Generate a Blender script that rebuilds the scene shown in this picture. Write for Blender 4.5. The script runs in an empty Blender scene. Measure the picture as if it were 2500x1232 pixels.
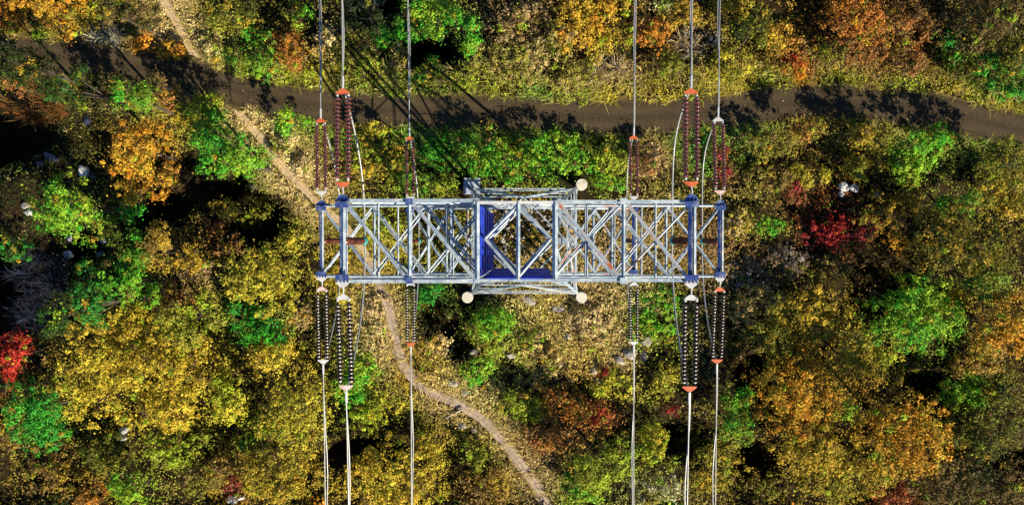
import bpy, math, random
import numpy as np
from mathutils import Vector, Matrix, Quaternion

S = bpy.context.scene
COL = S.collection
R = math.radians

# ------------------------------------------------------------------ camera, sky, sun, exposure
F, CXP, CYP, HC = 1900.0, 1250.0, 616.0, 66.0      # focal length and centre in photo pixels, drone height
CAMX, CAMY = 0.584, 0.0
n_cam = Vector((47.0 / F, 28.0 / F, -1.0)).normalized()
QC = n_cam.rotation_difference(Vector((0, 0, -1)))
cd = bpy.data.cameras.new('camera')
cd.sensor_width = 36.0
cd.lens = 36.0 * F / 2500.0
cd.clip_end = 2000.0
cam = bpy.data.objects.new('camera', cd)
COL.objects.link(cam)
cam.location = (CAMX, CAMY, HC)
cam.rotation_mode = 'QUATERNION'
cam.rotation_quaternion = QC
S.camera = cam

SUN_EL = R(33.0)
SDX, SDY = 0.67, -0.742                             # horizontal direction towards the sun
w = bpy.data.worlds.new('World')
S.world = w
w.use_nodes = True
nt = w.node_tree
bg = nt.nodes['Background']
sky = nt.nodes.new('ShaderNodeTexSky')
sky.sky_type = 'NISHITA'
sky.sun_disc = False
sky.sun_elevation = SUN_EL
sky.sun_rotation = math.atan2(SDX, SDY)
sky.air_density = 1.0
sky.dust_density = 0.0
sky.ozone_density = 10.0
nt.links.new(sky.outputs[0], bg.inputs[0])
bg.inputs[1].default_value = 0.07
sl = bpy.data.lights.new('sun', 'SUN')
sl.energy = 5.0
sl.angle = R(0.35)
sl.color = (1.0, 0.91, 0.74)
so = bpy.data.objects.new('sun', sl)
COL.objects.link(so)
so.location = (40, -45, 60)
ce = math.cos(SUN_EL)
so.rotation_mode = 'QUATERNION'
so.rotation_quaternion = Vector((SDX * ce, SDY * ce, math.sin(SUN_EL))).to_track_quat('Z', 'Y')
S.view_settings.view_transform = 'Standard'
S.view_settings.look = 'None'
S.view_settings.gamma = 1.0
S.view_settings.use_curve_mapping = False
S.view_settings.exposure = 0.85
S.cycles.max_bounces = 5
S.cycles.diffuse_bounces = 2
S.cycles.transparent_max_bounces = 4

# ------------------------------------------------------------------ pixel <-> place
MC = np.array(QC.to_matrix())
def at(px, py, z=0.0):
    """the point at height z on the ray of a photo pixel (scalars or arrays)"""
    px = np.asarray(px, float); py = np.asarray(py, float); z = np.asarray(z, float)
    v = np.stack(np.broadcast_arrays((px - CXP) / F, (CYP - py) / F, -np.ones_like(px)), -1)
    d = v @ MC.T
    t = (z - HC) / d[..., 2]
    return np.stack([CAMX + d[..., 0] * t, CAMY + d[..., 1] * t, np.broadcast_to(z, t.shape)], -1)
def to_px(x, y, z):
    q = np.stack(np.broadcast_arrays(np.asarray(x) - CAMX, np.asarray(y) - CAMY, np.asarray(z) - HC), -1) @ MC
    return CXP - q[..., 0] / q[..., 2] * F, CYP + q[..., 1] / q[..., 2] * F

# ------------------------------------------------------------------ small helpers
def mesh_np(name, verts, faces, material, col=None, smooth=False):
    """verts (n,3), faces (m,k) with one k"""
    me = bpy.data.meshes.new(name)
    verts = np.asarray(verts, np.float32); faces = np.asarray(faces, np.int32)
    m, k = faces.shape
    me.vertices.add(len(verts)); me.vertices.foreach_set('co', verts.ravel())
    me.loops.add(m * k); me.loops.foreach_set('vertex_index', faces.ravel())
    me.polygons.add(m); me.polygons.foreach_set('loop_start', np.arange(0, m * k, k, dtype=np.int32))
    if col is not None:
        a = me.attributes.new('tint', 'FLOAT_COLOR', 'POINT')
        c = np.ones((len(verts), 4), np.float32); c[:, :3] = col
        a.data.foreach_set('color', c.ravel())
    if smooth:
        me.polygons.foreach_set('use_smooth', np.ones(m, bool))
    me.update(calc_edges=True)
    if material: me.materials.append(material)
    return me
def mesh_py(name, verts, faces, material, smooth=False):
    me = bpy.data.meshes.new(name)
    me.from_pydata([tuple(v) for v in verts], [], faces)
    if smooth:
        for p in me.polygons: p.use_smooth = True
    me.update()
    if material: me.materials.append(material)
    return me
def link(name, data, parent=None, loc=None):
    o = bpy.data.objects.new(name, data)
    COL.objects.link(o)
    if parent is not None: o.parent = parent
    if loc is not None: o.location = loc
    return o
def tag(o, label=None, cat=None, group=None, kind=None):
    if label: o['label'] = label
    if cat: o['category'] = cat
    if group: o['group'] = group
    if kind: o['kind'] = kind
    return o
def thing(name, label, cat, loc=(0, 0, 0), group=None):
    return tag(link(name, None, None, loc), label, cat, group)
def tube(pts, rad, sides=6):
    """one tapered tube along a polyline -> verts, quads"""
    pts = np.asarray(pts, float); n = len(pts)
    rad = np.broadcast_to(np.asarray(rad, float), (n,))
    t = np.gradient(pts, axis=0); t /= np.linalg.norm(t, axis=1)[:, None] + 1e-9
    up = np.array([0.0, 0.0, 1.0]) if abs(t[0][2]) < 0.9 else np.array([1.0, 0.0, 0.0])
    V, Fc = [], []
    for i in range(n):
        u = np.cross(t[i], up); u /= np.linalg.norm(u) + 1e-9
        v = np.cross(u, t[i])
        for k in range(sides):
            a = 2 * math.pi * k / sides
            V.append(pts[i] + rad[i] * (math.cos(a) * u + math.sin(a) * v))
    for i in range(n - 1):
        for k in range(sides):
            a, b = i * sides + k, i * sides + (k + 1) % sides
            Fc.append((a, b, b + sides, a + sides))
    return V, Fc
class MB:
    def __init__(self): self.v, self.f = [], []
    def add(self, V, Fc):
        b = len(self.v); self.v.extend(V); self.f.extend([tuple(i + b for i in q) for q in Fc])
        return self
    def tube(self, pts, rad, sides=6, caps=False):
        V, Fc = tube(pts, rad, sides)
        if caps:
            n = len(V)
            Fc = Fc + [tuple(range(sides))[::-1], tuple(range(n - sides, n))]
        return self.add(V, Fc)
    def box(self, c, s, m=None):
        V = []
        for dx in (-.5, .5):
            for dy in (-.5, .5):
                for dz in (-.5, .5):
                    p = Vector((dx * s[0], dy * s[1], dz * s[2]))
                    if m is not None: p = m @ p
                    V.append((c[0] + p.x, c[1] + p.y, c[2] + p.z))
        return self.add(V, [(0, 1, 3, 2), (4, 6, 7, 5), (0, 4, 5, 1), (2, 3, 7, 6), (0, 2, 6, 4), (1, 5, 7, 3)])
    def lathe(self, prof, sides=12, base=(0, 0, 0)):
        V, Fc = [], []
        for r, z in prof:
            for k in range(sides):
                a = 2 * math.pi * k / sides
                V.append((base[0] + r * math.cos(a), base[1] + r * math.sin(a), base[2] + z))
        for i in range(len(prof) - 1):
            for k in range(sides):
                a, b = i * sides + k, i * sides + (k + 1) % sides
                Fc.append((a, b, b + sides, a + sides))
        n = len(V)
        Fc += [tuple(range(sides))[::-1], tuple(range(n - sides, n))]
        return self.add(V, Fc)
    def prism(self, poly, z0, z1):
        n = len(poly)
        V = [(x, y, z0) for x, y in poly] + [(x, y, z1) for x, y in poly]
        Fc = [tuple(range(n))[::-1], tuple(range(n, 2 * n))] + [(i, (i + 1) % n, n + (i + 1) % n, n + i) for i in range(n)]
        return self.add(V, Fc)
    def mesh(self, name, material, smooth=False): return mesh_py(name, self.v, self.f, material, smooth)

rs = np.random.RandomState(11)
_lat = rs.rand(8, 64, 64)
def vnoise(x, y, scale, k=0):
    """value noise 0..1"""
    x = np.asarray(x, float) / scale; y = np.asarray(y, float) / scale
    xi = np.floor(x).astype(int); yi = np.floor(y).astype(int)
    fx = x - xi; fy = y - yi
    fx = fx * fx * (3 - 2 * fx); fy = fy * fy * (3 - 2 * fy)
    L = _lat[k]; g = lambda a, b: L[a % 64, b % 64]
    return (g(xi, yi) * (1 - fx) + g(xi + 1, yi) * fx) * (1 - fy) + (g(xi, yi + 1) * (1 - fx) + g(xi + 1, yi + 1) * fx) * fy

# ------------------------------------------------------------------ materials
def new_mat(name, rough=0.8, metal=0.0, spec=0.3):
    m = bpy.data.materials.new(name); m.use_nodes = True
    b = m.node_tree.nodes['Principled BSDF']
    b.inputs['Roughness'].default_value = rough
    b.inputs['Metallic'].default_value = metal
    b.inputs['Specular IOR Level'].default_value = spec
    return m, m.node_tree, b
def noise_node(t, scale, detail=4.0, rough=0.6, coord='Object'):
    tc = t.nodes.new('ShaderNodeTexCoord'); n = t.nodes.new('ShaderNodeTexNoise')
    n.inputs['Scale'].default_value = scale; n.inputs['Detail'].default_value = detail
    n.inputs['Roughness'].default_value = rough
    t.links.new(tc.outputs[coord], n.inputs['Vector'])
    return n
def ramp(t, fac, stops):
    r = t.nodes.new('ShaderNodeValToRGB'); e = r.color_ramp.elements
    while len(e) < len(stops): e.new(0.5)
    for el, (p, c) in zip(e, stops): el.position = p; el.color = (*c, 1)
    t.links.new(fac, r.inputs[0]); return r
def simple(name, stops, scale=3.0, rough=0.7, metal=0.0, spec=0.3, bump=0.0, coord='Object'):
    m, t, b = new_mat(name, rough, metal, spec)
    n = noise_node(t, scale, coord=coord)
    r = ramp(t, n.outputs['Fac'], stops)
    t.links.new(r.outputs[0], b.inputs['Base Color'])
    if bump:
        bp = t.nodes.new('ShaderNodeBump'); bp.inputs['Strength'].default_value = bump
        bp.inputs['Distance'].default_value = 0.05
        t.links.new(n.outputs['Fac'], bp.inputs['Height']); t.links.new(bp.outputs[0], b.inputs['Normal'])
    return m

# leaves: the colour is each leaf's own (attribute), with a thin translucent share
M_leaf, t, b = new_mat('leaf', 0.6, 0, 0.12)
at_ = t.nodes.new('ShaderNodeAttribute'); at_.attribute_name = 'tint'
geo = t.nodes.new('ShaderNodeNewGeometry')
hs = t.nodes.new('ShaderNodeHueSaturation'); mr = t.nodes.new('ShaderNodeMapRange')
mr.inputs['To Min'].default_value = 0.55; mr.inputs['To Max'].default_value = 1.45
t.links.new(geo.outputs['Random Per Island'], mr.inputs['Value'])
t.links.new(mr.outputs[0], hs.inputs['Value']); t.links.new(at_.outputs['Color'], hs.inputs['Color'])
t.links.new(hs.outputs[0], b.inputs['Base Color'])
tr = t.nodes.new('ShaderNodeBsdfTranslucent'); t.links.new(hs.outputs[0], tr.inputs['Color'])
mx = t.nodes.new('ShaderNodeMixShader'); mx.inputs[0].default_value = 0.22
out = t.nodes['Material Output']
t.links.new(b.outputs[0], mx.inputs[1]); t.links.new(tr.outputs[0], mx.inputs[2]); t.links.new(mx.outputs[0], out.inputs['Surface'])

M_bark = simple('bark', [(0.3, (.05, .035, .025)), (0.7, (.13, .10, .075))], 6, 0.9)
M_twig = simple('pale_twig', [(0.3, (.16, .13, .12)), (0.7, (.42, .38, .35))], 4, 0.8)

# galvanised steel with patches of old red primer towards the east arms
M_steel, t, b = new_mat('galvanised_steel', 0.48, 0.1, 0.5)
n = noise_node(t, 2.2, 7.0, coord='Object')
r = ramp(t, n.outputs['Fac'], [(0.28, (.15, .21, .28)), (0.48, (.31, .37, .41)), (0.68, (.56, .59, .56))])
n3 = noise_node(t, 5.0, 6.0, 0.7)
st = ramp(t, n3.outputs['Fac'], [(0.56, (1, 1, 1)), (0.66, (.62, .50, .40)), (0.80, (.40, .26, .17))])
ms = t.nodes.new('ShaderNodeMix'); ms.data_type = 'RGBA'; ms.blend_type = 'MULTIPLY'; ms.inputs[0].default_value = 1.0
t.links.new(r.outputs[0], ms.inputs[6]); t.links.new(st.outputs[0], ms.inputs[7]); t.links.new(ms.outputs[2], b.inputs['Base Color'])
M_steel_rust, t, b = new_mat('steel_with_red_primer', 0.55, 0.1, 0.4)
n = noise_node(t, 0.9, 3.0, coord='Object')
r = ramp(t, n.outputs['Fac'], [(0.50, (.40, .44, .46)), (0.58, (.42, .34, .30)), (0.66, (.50, .13, .06))])
t.links.new(r.outputs[0], b.inputs['Base Color'])
M_shade_panel = simple('shade_blue_sheet', [(0.3, (.006, .022, .30)), (0.6, (.014, .06, .58)), (0.78, (.10, .16, .42))], 3.0, 0.5, 0.0, 0.4)
M_steel_shade = simple('shade_blue_steel', [(0.32, (.008, .024, .14)), (0.5, (.03, .06, .20)), (0.68, (.16, .20, .28))], 3.0, 0.5, 0.1, 0.4)  # blue of shaded flanges and plates put into the steel colour
M_white = simple('white_painted_steel', [(0.3, (.42, .42, .40)), (0.7, (.60, .59, .55))], 3, 0.5)
M_orange = simple('red_lead_paint', [(0.3, (.42, .075, .030)), (0.7, (.66, .16, .055))], 7, 0.6)
M_pink = simple('faded_primer', [(0.3, (.55, .26, .20)), (0.7, (.66, .56, .50))], 5, 0.6)
M_disc_shaded = simple('shaded_glazed_porcelain', [(0.3, (.014, .008, .006)), (0.7, (.045, .021, .014))], 5, 0.12, 0, 0.7)  # one porcelain: shade in the south discs' colour, sunlight in the north ones'
M_disc_lit = simple('lit_glazed_porcelain', [(0.3, (.055, .016, .014)), (0.7, (.14, .036, .022))], 5, 0.15, 0, 0.7)
M_rod = simple('brown_porcelain_rod', [(0.3, (.10, .032, .020)), (0.7, (.17, .055, .035))], 4, 0.3, 0, 0.5)
M_teal = simple('teal_end_fitting', [(0.3, (.03, .28, .27)), (0.7, (.08, .45, .42))], 3, 0.45)
M_wire = simple('aluminium_wire', [(0.3, (.30, .30, .28)), (0.7, (.46, .45, .41))], 1.0, 0.4, 0.2, 0.5)
M_conc = simple('pale_concrete', [(0.3, (.48, .43, .34)), (0.7, (.62, .57, .47))], 4, 0.85, bump=0.2)
M_conc_shade = simple('shaded_concrete', [(0.3, (.22, .25, .32)), (0.7, (.42, .45, .50))], 3, 0.85, bump=0.2)  # same concrete with the legs' bluish shade put into its colour
M_rock_w = simple('white_limestone', [(0.3, (.36, .34, .31)), (0.7, (.80, .77, .70))], 1.6, 0.85, bump=0.5)
M_rock_g = simple('grey_limestone', [(0.3, (.16, .14, .12)), (0.7, (.46, .40, .32))], 1.6, 0.9, bump=0.5)
M_rock_b = simple('wet_stone_skylight', [(0.35, (.010, .012, .022)), (0.7, (.04, .05, .09))], 2.0, 0.25, 0, 0.6)  # blue of skylight in the shade put into the stone colour
M_wood = simple('weathered_log', [(0.3, (.32, .26, .18)), (0.7, (.55, .47, .36))], 5, 0.85)

# soil
M_soil, t, b = new_mat('autumn_soil', 0.95, 0, 0.1)
n1 = noise_node(t, 0.35, 5); n2 = noise_node(t, 3.5, 8, 0.75)
mixc = t.nodes.new('ShaderNodeMix'); mixc.data_type = 'RGBA'; mixc.blend_type = 'MULTIPLY'; mixc.inputs[0].default_value = 0.9
r1 = ramp(t, n1.outputs['Fac'], [(0.3, (.018, .017, .006)), (0.55, (.038, .026, .010)), (0.75, (.065, .045, .018))])
r2 = ramp(t, n2.outputs['Fac'], [(0.35, (.25, .25, .25)), (0.7, (1.2, 1.15, 1.0))])
t.links.new(r1.outputs[0], mixc.inputs[6]); t.links.new(r2.outputs[0], mixc.inputs[7])
t.links.new(mixc.outputs[2], b.inputs['Base Color'])
bp = t.nodes.new('ShaderNodeBump'); bp.inputs['Strength'].default_value = 0.7; bp.inputs['Distance'].default_value = 0.15
t.links.new(n2.outputs['Fac'], bp.inputs['Height']); t.links.new(bp.outputs[0], b.inputs['Normal'])
def track_mat(name, mid, edge, scale):
    m, t, b = new_mat(name, 0.95, 0, 0.15)
    n = noise_node(t, scale, 8, 0.8); nb = noise_node(t, 0.5, 3)
    a = t.nodes.new('ShaderNodeAttribute'); a.attribute_name = 'tint'
    sep = t.nodes.new('ShaderNodeSeparateColor'); t.links.new(a.outputs['Color'], sep.inputs[0])
    add = t.nodes.new('ShaderNodeMath'); add.operation = 'MULTIPLY_ADD'
    t.links.new(n.outputs['Fac'], add.inputs[0]); add.inputs[1].default_value = 0.9; t.links.new(sep.outputs[0], add.inputs[2])
    fr = t.nodes.new('ShaderNodeMapRange'); fr.inputs['From Min'].default_value = 0.95; fr.inputs['From Max'].default_value = 1.35
    t.links.new(add.outputs[0], fr.inputs['Value'])
    c1 = ramp(t, n.outputs['Fac'], [(0.3, tuple(.5 * x for x in mid)), (0.55, mid), (0.75, tuple(1.9 * x for x in mid))])
    c2 = ramp(t, n.outputs['Fac'], [(0.3, tuple(.45 * x for x in edge)), (0.7, edge)])
    mc = t.nodes.new('ShaderNodeMix'); mc.data_type = 'RGBA'
    t.links.new(fr.outputs[0], mc.inputs[0]); t.links.new(c1.outputs[0], mc.inputs[6]); t.links.new(c2.outputs[0], mc.inputs[7])
    rut = t.nodes.new('ShaderNodeMix'); rut.data_type = 'RGBA'
    rf = t.nodes.new('ShaderNodeMath'); rf.operation = 'MULTIPLY'
    t.links.new(sep.outputs[1], rf.inputs[0]); t.links.new(nb.outputs['Fac'], rf.inputs[1])
    t.links.new(rf.outputs[0], rut.inputs[0]); t.links.new(mc.outputs[2], rut.inputs[6]); rut.inputs[7].default_value = (*[1.7 * x for x in mid], 1)
    t.links.new(rut.outputs[2], b.inputs['Base Color'])
    bp = t.nodes.new('ShaderNodeBump'); bp.inputs['Strength'].default_value = 0.4; bp.inputs['Distance'].default_value = 0.04
    t.links.new(n.outputs['Fac'], bp.inputs['Height']); t.links.new(bp.outputs[0], b.inputs['Normal'])
    return m
M_road = track_mat('dark_cinder_road', (.052, .037, .019), (.16, .12, .035), 5.0)
M_path = track_mat('gravel_path', (.32, .245, .18), (.46, .34, .15), 6.0)

M_path_dim = track_mat('trodden_earth_path', (.40, .29, .16), (.60, .45, .19), 6.0)

# ------------------------------------------------------------------ terrain
ROAD = [(-260, 90), (-120, 105), (0, 128), (120, 140), (250, 152), (380, 170), (480, 190), (580, 222), (680, 246), (800, 264), (950, 270), (1100, 275), (1250, 278),
        (1400, 286), (1520, 290), (1640, 286), (1740, 273), (1850, 256), (1960, 249), (2080, 252), (2200, 260), (2320, 278), (2430, 305), (2520, 325), (2660, 360), (2800, 395)]
PATHS = [[(330, -160), (365, -70), (398, 0), (430, 55), (462, 115), (490, 165), (520, 205)],
         [(555, 245), (590, 280), (630, 330), (672, 385), (710, 430), (755, 475), (800, 515), (850, 560), (895, 620), (930, 690), (950, 755), (965, 815), (980, 875),
          (1003, 925), (1045, 958), (1095, 978), (1150, 1002), (1200, 1042), (1238, 1090), (1275, 1135), (1308, 1180), (1332, 1225), (1362, 1300), (1400, 1390)]]
def smooth_line(P, step=0.5):
    Q = at([p[0] for p in P], [p[1] for p in P], 0.0)[:, :2]
    d = np.r_[0, np.cumsum(np.linalg.norm(np.diff(Q, axis=0), axis=1))]
    s = np.arange(0, d[-1], step)
    L = np.stack([np.interp(s, d, Q[:, 0]), np.interp(s, d, Q[:, 1])], 1)
    k = np.hanning(9); k /= k.sum()
    Lp = np.pad(L, ((4, 4), (0, 0)), mode='edge')
    L2 = np.stack([np.convolve(Lp[:, i], k, 'valid') for i in (0, 1)], 1)
    L2[0], L2[-1] = L[0], L[-1]
    return L2
road_l = smooth_line(ROAD)
path_ls = [smooth_line(p) for p in PATHS]
def dist_to(L, x, y):
    x = np.asarray(x, float).ravel(); y = np.asarray(y, float).ravel()
    o = np.empty(len(x))
    for i in range(0, len(x), 20000):
        s = slice(i, i + 20000)
        o[s] = np.sqrt(((x[s, None] - L[None, :, 0]) ** 2 + (y[s, None] - L[None, :, 1]) ** 2).min(1))
    return o
SHADE_HOLLOWS = []  # hollows, most of them added to the terrain to make dark shade
for (px, py, rx, ry, dep) in [(70, 350, 150, 78, 8.0), (55, 690, 145, 120, 9.0), (-70, 500, 175, 250, 10.0), (1045, 150, 80, 50, 5.5), (925, 40, 60, 45, 5.0), (2120, 690, 110, 85, 3.8), (1830, 905, 75, 70, 4.5), (555, 445, 90, 58, 5.0), (665, 540, 90, 65, 5.0), (430, 515, 75, 45, 4.5), (250, 600, 50, 40, 4.0), (920, 1075, 100, 36, 4.5), (1630, 1040, 80, 32, 4.5), (2250, 930, 70, 40, 3.0), (1815, 1100, 45, 50, 4.0), (2420, 1105, 60, 30, 3.5), (1062, 757, 30, 30, 3.0), (1095, 802, 30, 30, 3.0), (1128, 850, 30, 30, 3.0), (230, 1110, 60, 30, 3.0)]:
    c = at(px, py, -dep); SHADE_HOLLOWS.append((c[0], c[1], rx * .0365, ry * .0365, dep))
def terrain(x, y):
    x = np.asarray(x, float); y = np.asarray(y, float); sh = x.shape
    h = (vnoise(x + 200, y + 200, 7.0, 1) - .5) * 1.5 + (vnoise(x + 200, y + 200, 2.2, 2) - .5) * 0.45
    dr = np.minimum(dist_to(road_l, x, y) - 2.2, np.minimum(dist_to(path_ls[0], x, y), dist_to(path_ls[1], x, y)) - 0.9).reshape(sh)
    h = h * np.clip(dr / 3.0, 0, 1)
    h = h * np.clip((np.maximum(abs(x), abs(y)) - 5.5) / 3.0, 0.15, 1)
    for (cx, cy, a, b_, dep) in SHADE_HOLLOWS:
        h = h - dep * np.exp(-(((x - cx) / a) ** 2 + ((y - cy) / b_) ** 2) ** 1.5) * np.clip((dr + .5) / 3.0, 0, 1)
    return h
fx = np.r_[-600, -300, -150, -90, -70, np.arange(-60, 60.1, 0.6), 70, 90, 150, 300, 600]
fy = np.r_[-600, -300, -150, -70, -50, np.arange(-36, 36.1, 0.6), 50, 70, 150, 300, 600]
GX, GY = np.meshgrid(fx, fy)
GZ = terrain(GX, GY)
nx_, ny_ = len(fx), len(fy)
idx = np.arange(nx_ * ny_).reshape(ny_, nx_)
fac = np.stack([idx[:-1, :-1], idx[:-1, 1:], idx[1:, 1:], idx[1:, :-1]], -1).reshape(-1, 4)
g = link('ground', mesh_np('ground', np.stack([GX, GY, GZ], -1).reshape(-1, 3), fac, M_soil, smooth=True))
tag(g, kind='structure')

def ribbon(name, L, half, material, lift, wob=0.25, seed=0):
    t_ = np.gradient(L, axis=0); t_ /= np.linalg.norm(t_, axis=1)[:, None]
    nrm = np.stack([-t_[:, 1], t_[:, 0]], 1)
    ks = np.array([-1, -.75, -.4, 0, .4, .75, 1.0])
    edge = np.array([1, .45, .1, 0, .1, .45, 1.0])
    V, C = [], []
    for j, k in enumerate(ks):
        wv = half * (1 + wob * (vnoise(L[:, 0] + 50 * seed + 9 * (k > 0), L[:, 1], 1.7, 3) - .5)) if abs(k) == 1 else half * np.ones(len(L))
        P = L + nrm * (k * wv)[..., None] if np.ndim(wv) else L + nrm * (k * wv)
        V.append(np.c_[P, terrain(P[:, 0], P[:, 1]) + lift]); C.append(np.full(len(L), edge[j]))
    V = np.stack(V, 1); C = np.stack(C, 1)
    n, m = V.shape[:2]
    id_ = np.arange(n * m).reshape(n, m)
    f = np.stack([id_[:-1, :-1], id_[1:, :-1], id_[1:, 1:], id_[:-1, 1:]], -1).reshape(-1, 4)
    c = np.repeat(C.reshape(-1, 1), 3, 1)
    c[:, 1] = np.tile(np.array([0, .1, 1, 0, 1, .1, 0]), n)
    o = link(name, mesh_np(name, V.reshape(-1, 3), f, material, c, True))
    return tag(o, kind='structure')
ribbon('road', road_l, 1.62, M_road, 0.05, 0.5)
cut = int(np.argmax(path_ls[1][:, 1] < -1.5))
PARTS = [(path_ls[0], M_path_dim), (path_ls[1][:cut + 1], M_path_dim), (path_ls[1][cut:], M_path)]
for k, (L, pm) in enumerate(PARTS):
    half = np.interp(L[:, 1], [-6, 2, 14], [.50, .36, .34]) if k else .42
    ribbon('path', L, half, pm, 0.04, 0.9, k + 1)
# the pale wheel line worn along the middle of the road
sub = road_l[(road_l[:, 0] > at(1270, 280)[0])]
tl = sub + np.c_[0.04 * np.sin(np.arange(len(sub)) * .3), 0.15 + 0.06 * np.sin(np.arange(len(sub)) * .17)]
V = np.concatenate([np.c_[tl + [0, .035], np.full(len(tl), .058)], np.c_[tl - [0, .035], np.full(len(tl), .058)]])
n = len(tl)
f = np.array([(i + n, i + n + 1, i + 1, i) for i in range(n - 1) if rs.rand() > .25])
M_track = simple('worn_wheel_line', [(0.4, (.035, .027, .019)), (0.7, (.07, .052, .034))], 4, 0.95)
tag(link('wheel_track', mesh_np('wheel_track', V, f, M_track)), kind='structure')

# ------------------------------------------------------------------ PYLON
pylon = thing('pylon', 'tall galvanised lattice steel pylon with three crossarms, seen from straight above', 'pylon')
rl = random.Random(5)
def member(name, p0, p1, wid, roll=45.0, mat=None, thick=0.022):
    """one steel angle from p0 to p1; roll 45 = ridge up, 0 = one flange flat on top"""
    p0 = Vector(p0); p1 = Vector(p1); wid = wid * 0.57
    ax = (p1 - p0); Ln = ax.length; ax.normalize()
    ref = Vector((0, 0, 1)) if abs(ax.z) < 0.95 else Vector((1, 0, 0))
    s = ax.cross(ref).normalized(); u = s.cross(ax).normalized()
    c, sn = math.cos(R(roll)), math.sin(R(roll))
    a = s * c - u * sn; b_ = -(u * c + s * sn)
    o0 = p0 - (a + b_) * wid * 0.3
    prof = [(0, 0), (wid, 0), (wid, thick), (thick, thick), (thick, wid), (0, wid)]
    V = [o0 + a * i + b_ * j for i, j in prof] + [o0 + ax * Ln + a * i + b_ * j for i, j in prof]
    Fc = [tuple(range(6))[::-1], tuple(range(6, 12))] + [(i, (i + 1) % 6, 6 + (i + 1) % 6, 6 + i) for i in range(6)]
    if mat is None:
        cx = (p0.x + p1.x) / 2
        mat = M_steel_rust if (cx > 2.0 and rl.random() < .30) or rl.random() < .03 else M_steel
    return link(name, mesh_py(name, V, Fc, mat), pylon)
def hw(z):
    """half width of the tower body at height z"""
    return 4.5 - (4.5 - 2.0) * z / 18.0 if z < 18 else 2.0 - 0.5 * (z - 18) / 18.0
def corner(z, sx, sy): return Vector((sx * hw(z), sy * hw(z), z))
# legs: two straight lengths per corner
for sx in (-1, 1):
    for sy in (-1, 1):
        rr = {(-1, -1): 225, (1, -1): 315, (1, 1): 45, (-1, 1): 135}[(sx, sy)]
        member('leg', corner(0.3, sx, sy), corner(18, sx, sy), 0.40, rr, M_steel)
        member('leg', corner(18, sx, sy), corner(36, sx, sy), 0.30, rr, M_steel)
levels = [36.0, 34.3, 31.8, 29.2, 27.0, 24.6, 21.6, 18.0]
faces4 = [((-1, -1), (1, -1)), ((1, -1), (1, 1)), ((1, 1), (-1, 1)), ((-1, 1), (-1, -1))]
for za, zb in zip(levels[:-1], levels[1:]):
    for (c0, c1) in faces4:
        member('face_brace', corner(za, *c0), corner(zb, *c1), 0.13)
        member('face_brace', corner(za, *c1), corner(zb, *c0), 0.13)
for z in levels[1:] + [9.5]:
    for (c0, c1) in faces4:
        member('face_strut', corner(z, *c0), corner(z, *c1), 0.15, 0)
for (c0, c1) in faces4:                                   # flared lower body: K panels with secondary bracing
    for za, zb in ((18.0, 9.5), (9.5, 0.4)):
        a0, a1 = corner(za, *c0), corner(za, *c1)
        b0, b1 = corner(zb, *c0), corner(zb, *c1)
        m = (a0 + a1) / 2
        member('face_brace', m, b0, 0.26); member('face_brace', m, b1, 0.26)
        for A, B in ((a0, b0), (a1, b1)):
            for k in (0.35, 0.68):
                q = A.lerp(B, k); q2 = m.lerp(B, k)
                member('secondary_brace', q, q2, 0.09)
            member('secondary_brace', A.lerp(B, .68), m.lerp(B, .35), 0.09)
    z = 1.4
    member('face_strut', corner(z, *c0), corner(z, *c1), 0.16, 0)
    e0, e1 = corner(z, *c0), corner(z, *c1)
    for k in range(1, 6):
        member('secondary_brace', e0.lerp(e1, k / 6), corner(3.3, *c0).lerp(corner(3.3, *c1), (k + .5) / 6.5), 0.08)
    member('face_strut', corner(3.3, *c0), corner(3.3, *c1), 0.13, 0)
for z in (29.2, 24.6, 18.0, 9.5):                         # plan bracing inside the body
    mids = [(corner(z, *a) + corner(z, *b_)) / 2 for a, b_ in faces4]
    for i in range(4): member('plan_brace', mids[i], mids[(i + 1) % 4], 0.13)
# top frame of the body
for sy in (-1, 1):
    member('top_beam', (-1.62, sy * 1.5, 36.05), (1.62, sy * 1.5, 36.05), 0.20, 0, M_white if sy > 0 else M_steel)
for x, w_ in ((-1.5, .24), (0.08, .20), (1.5, .26)):
    member('top_beam', (x, -1.46, 36.10), (x, 1.46, 36.10), w_, 45, M_steel)
for a, b_ in (((0.08, 1.4), (-1.2, .1)), ((-1.2, .1), (0.08, -1.4)), ((0.08, 1.4), (1.35, .1)), ((1.35, .1), (0.08, -1.4))):
    member('plan_brace', (*a, 36.02), (*b_, 36.02), 0.15)
    member('plan_brace', (a[0] * .96, a[1] * .93, 34.4), (b_[0] * .96, b_[1] * .93, 34.4), 0.13)
# added sheets for the shaded west and south lattice faces, shade in their blue
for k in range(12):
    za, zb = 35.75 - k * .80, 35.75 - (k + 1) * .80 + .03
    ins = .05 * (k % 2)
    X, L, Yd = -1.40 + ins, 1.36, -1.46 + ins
    link('shade_panel', MB().box((X, 0.0, (za + zb) / 2), (.05, 2 * L, za - zb)).mesh('shade_panel', M_shade_panel), pylon)
    link('shade_panel', MB().box((0.06, Yd, (za + zb) / 2), (2 * L, .05, za - zb)).mesh('shade_panel', M_shade_panel), pylon)

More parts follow.
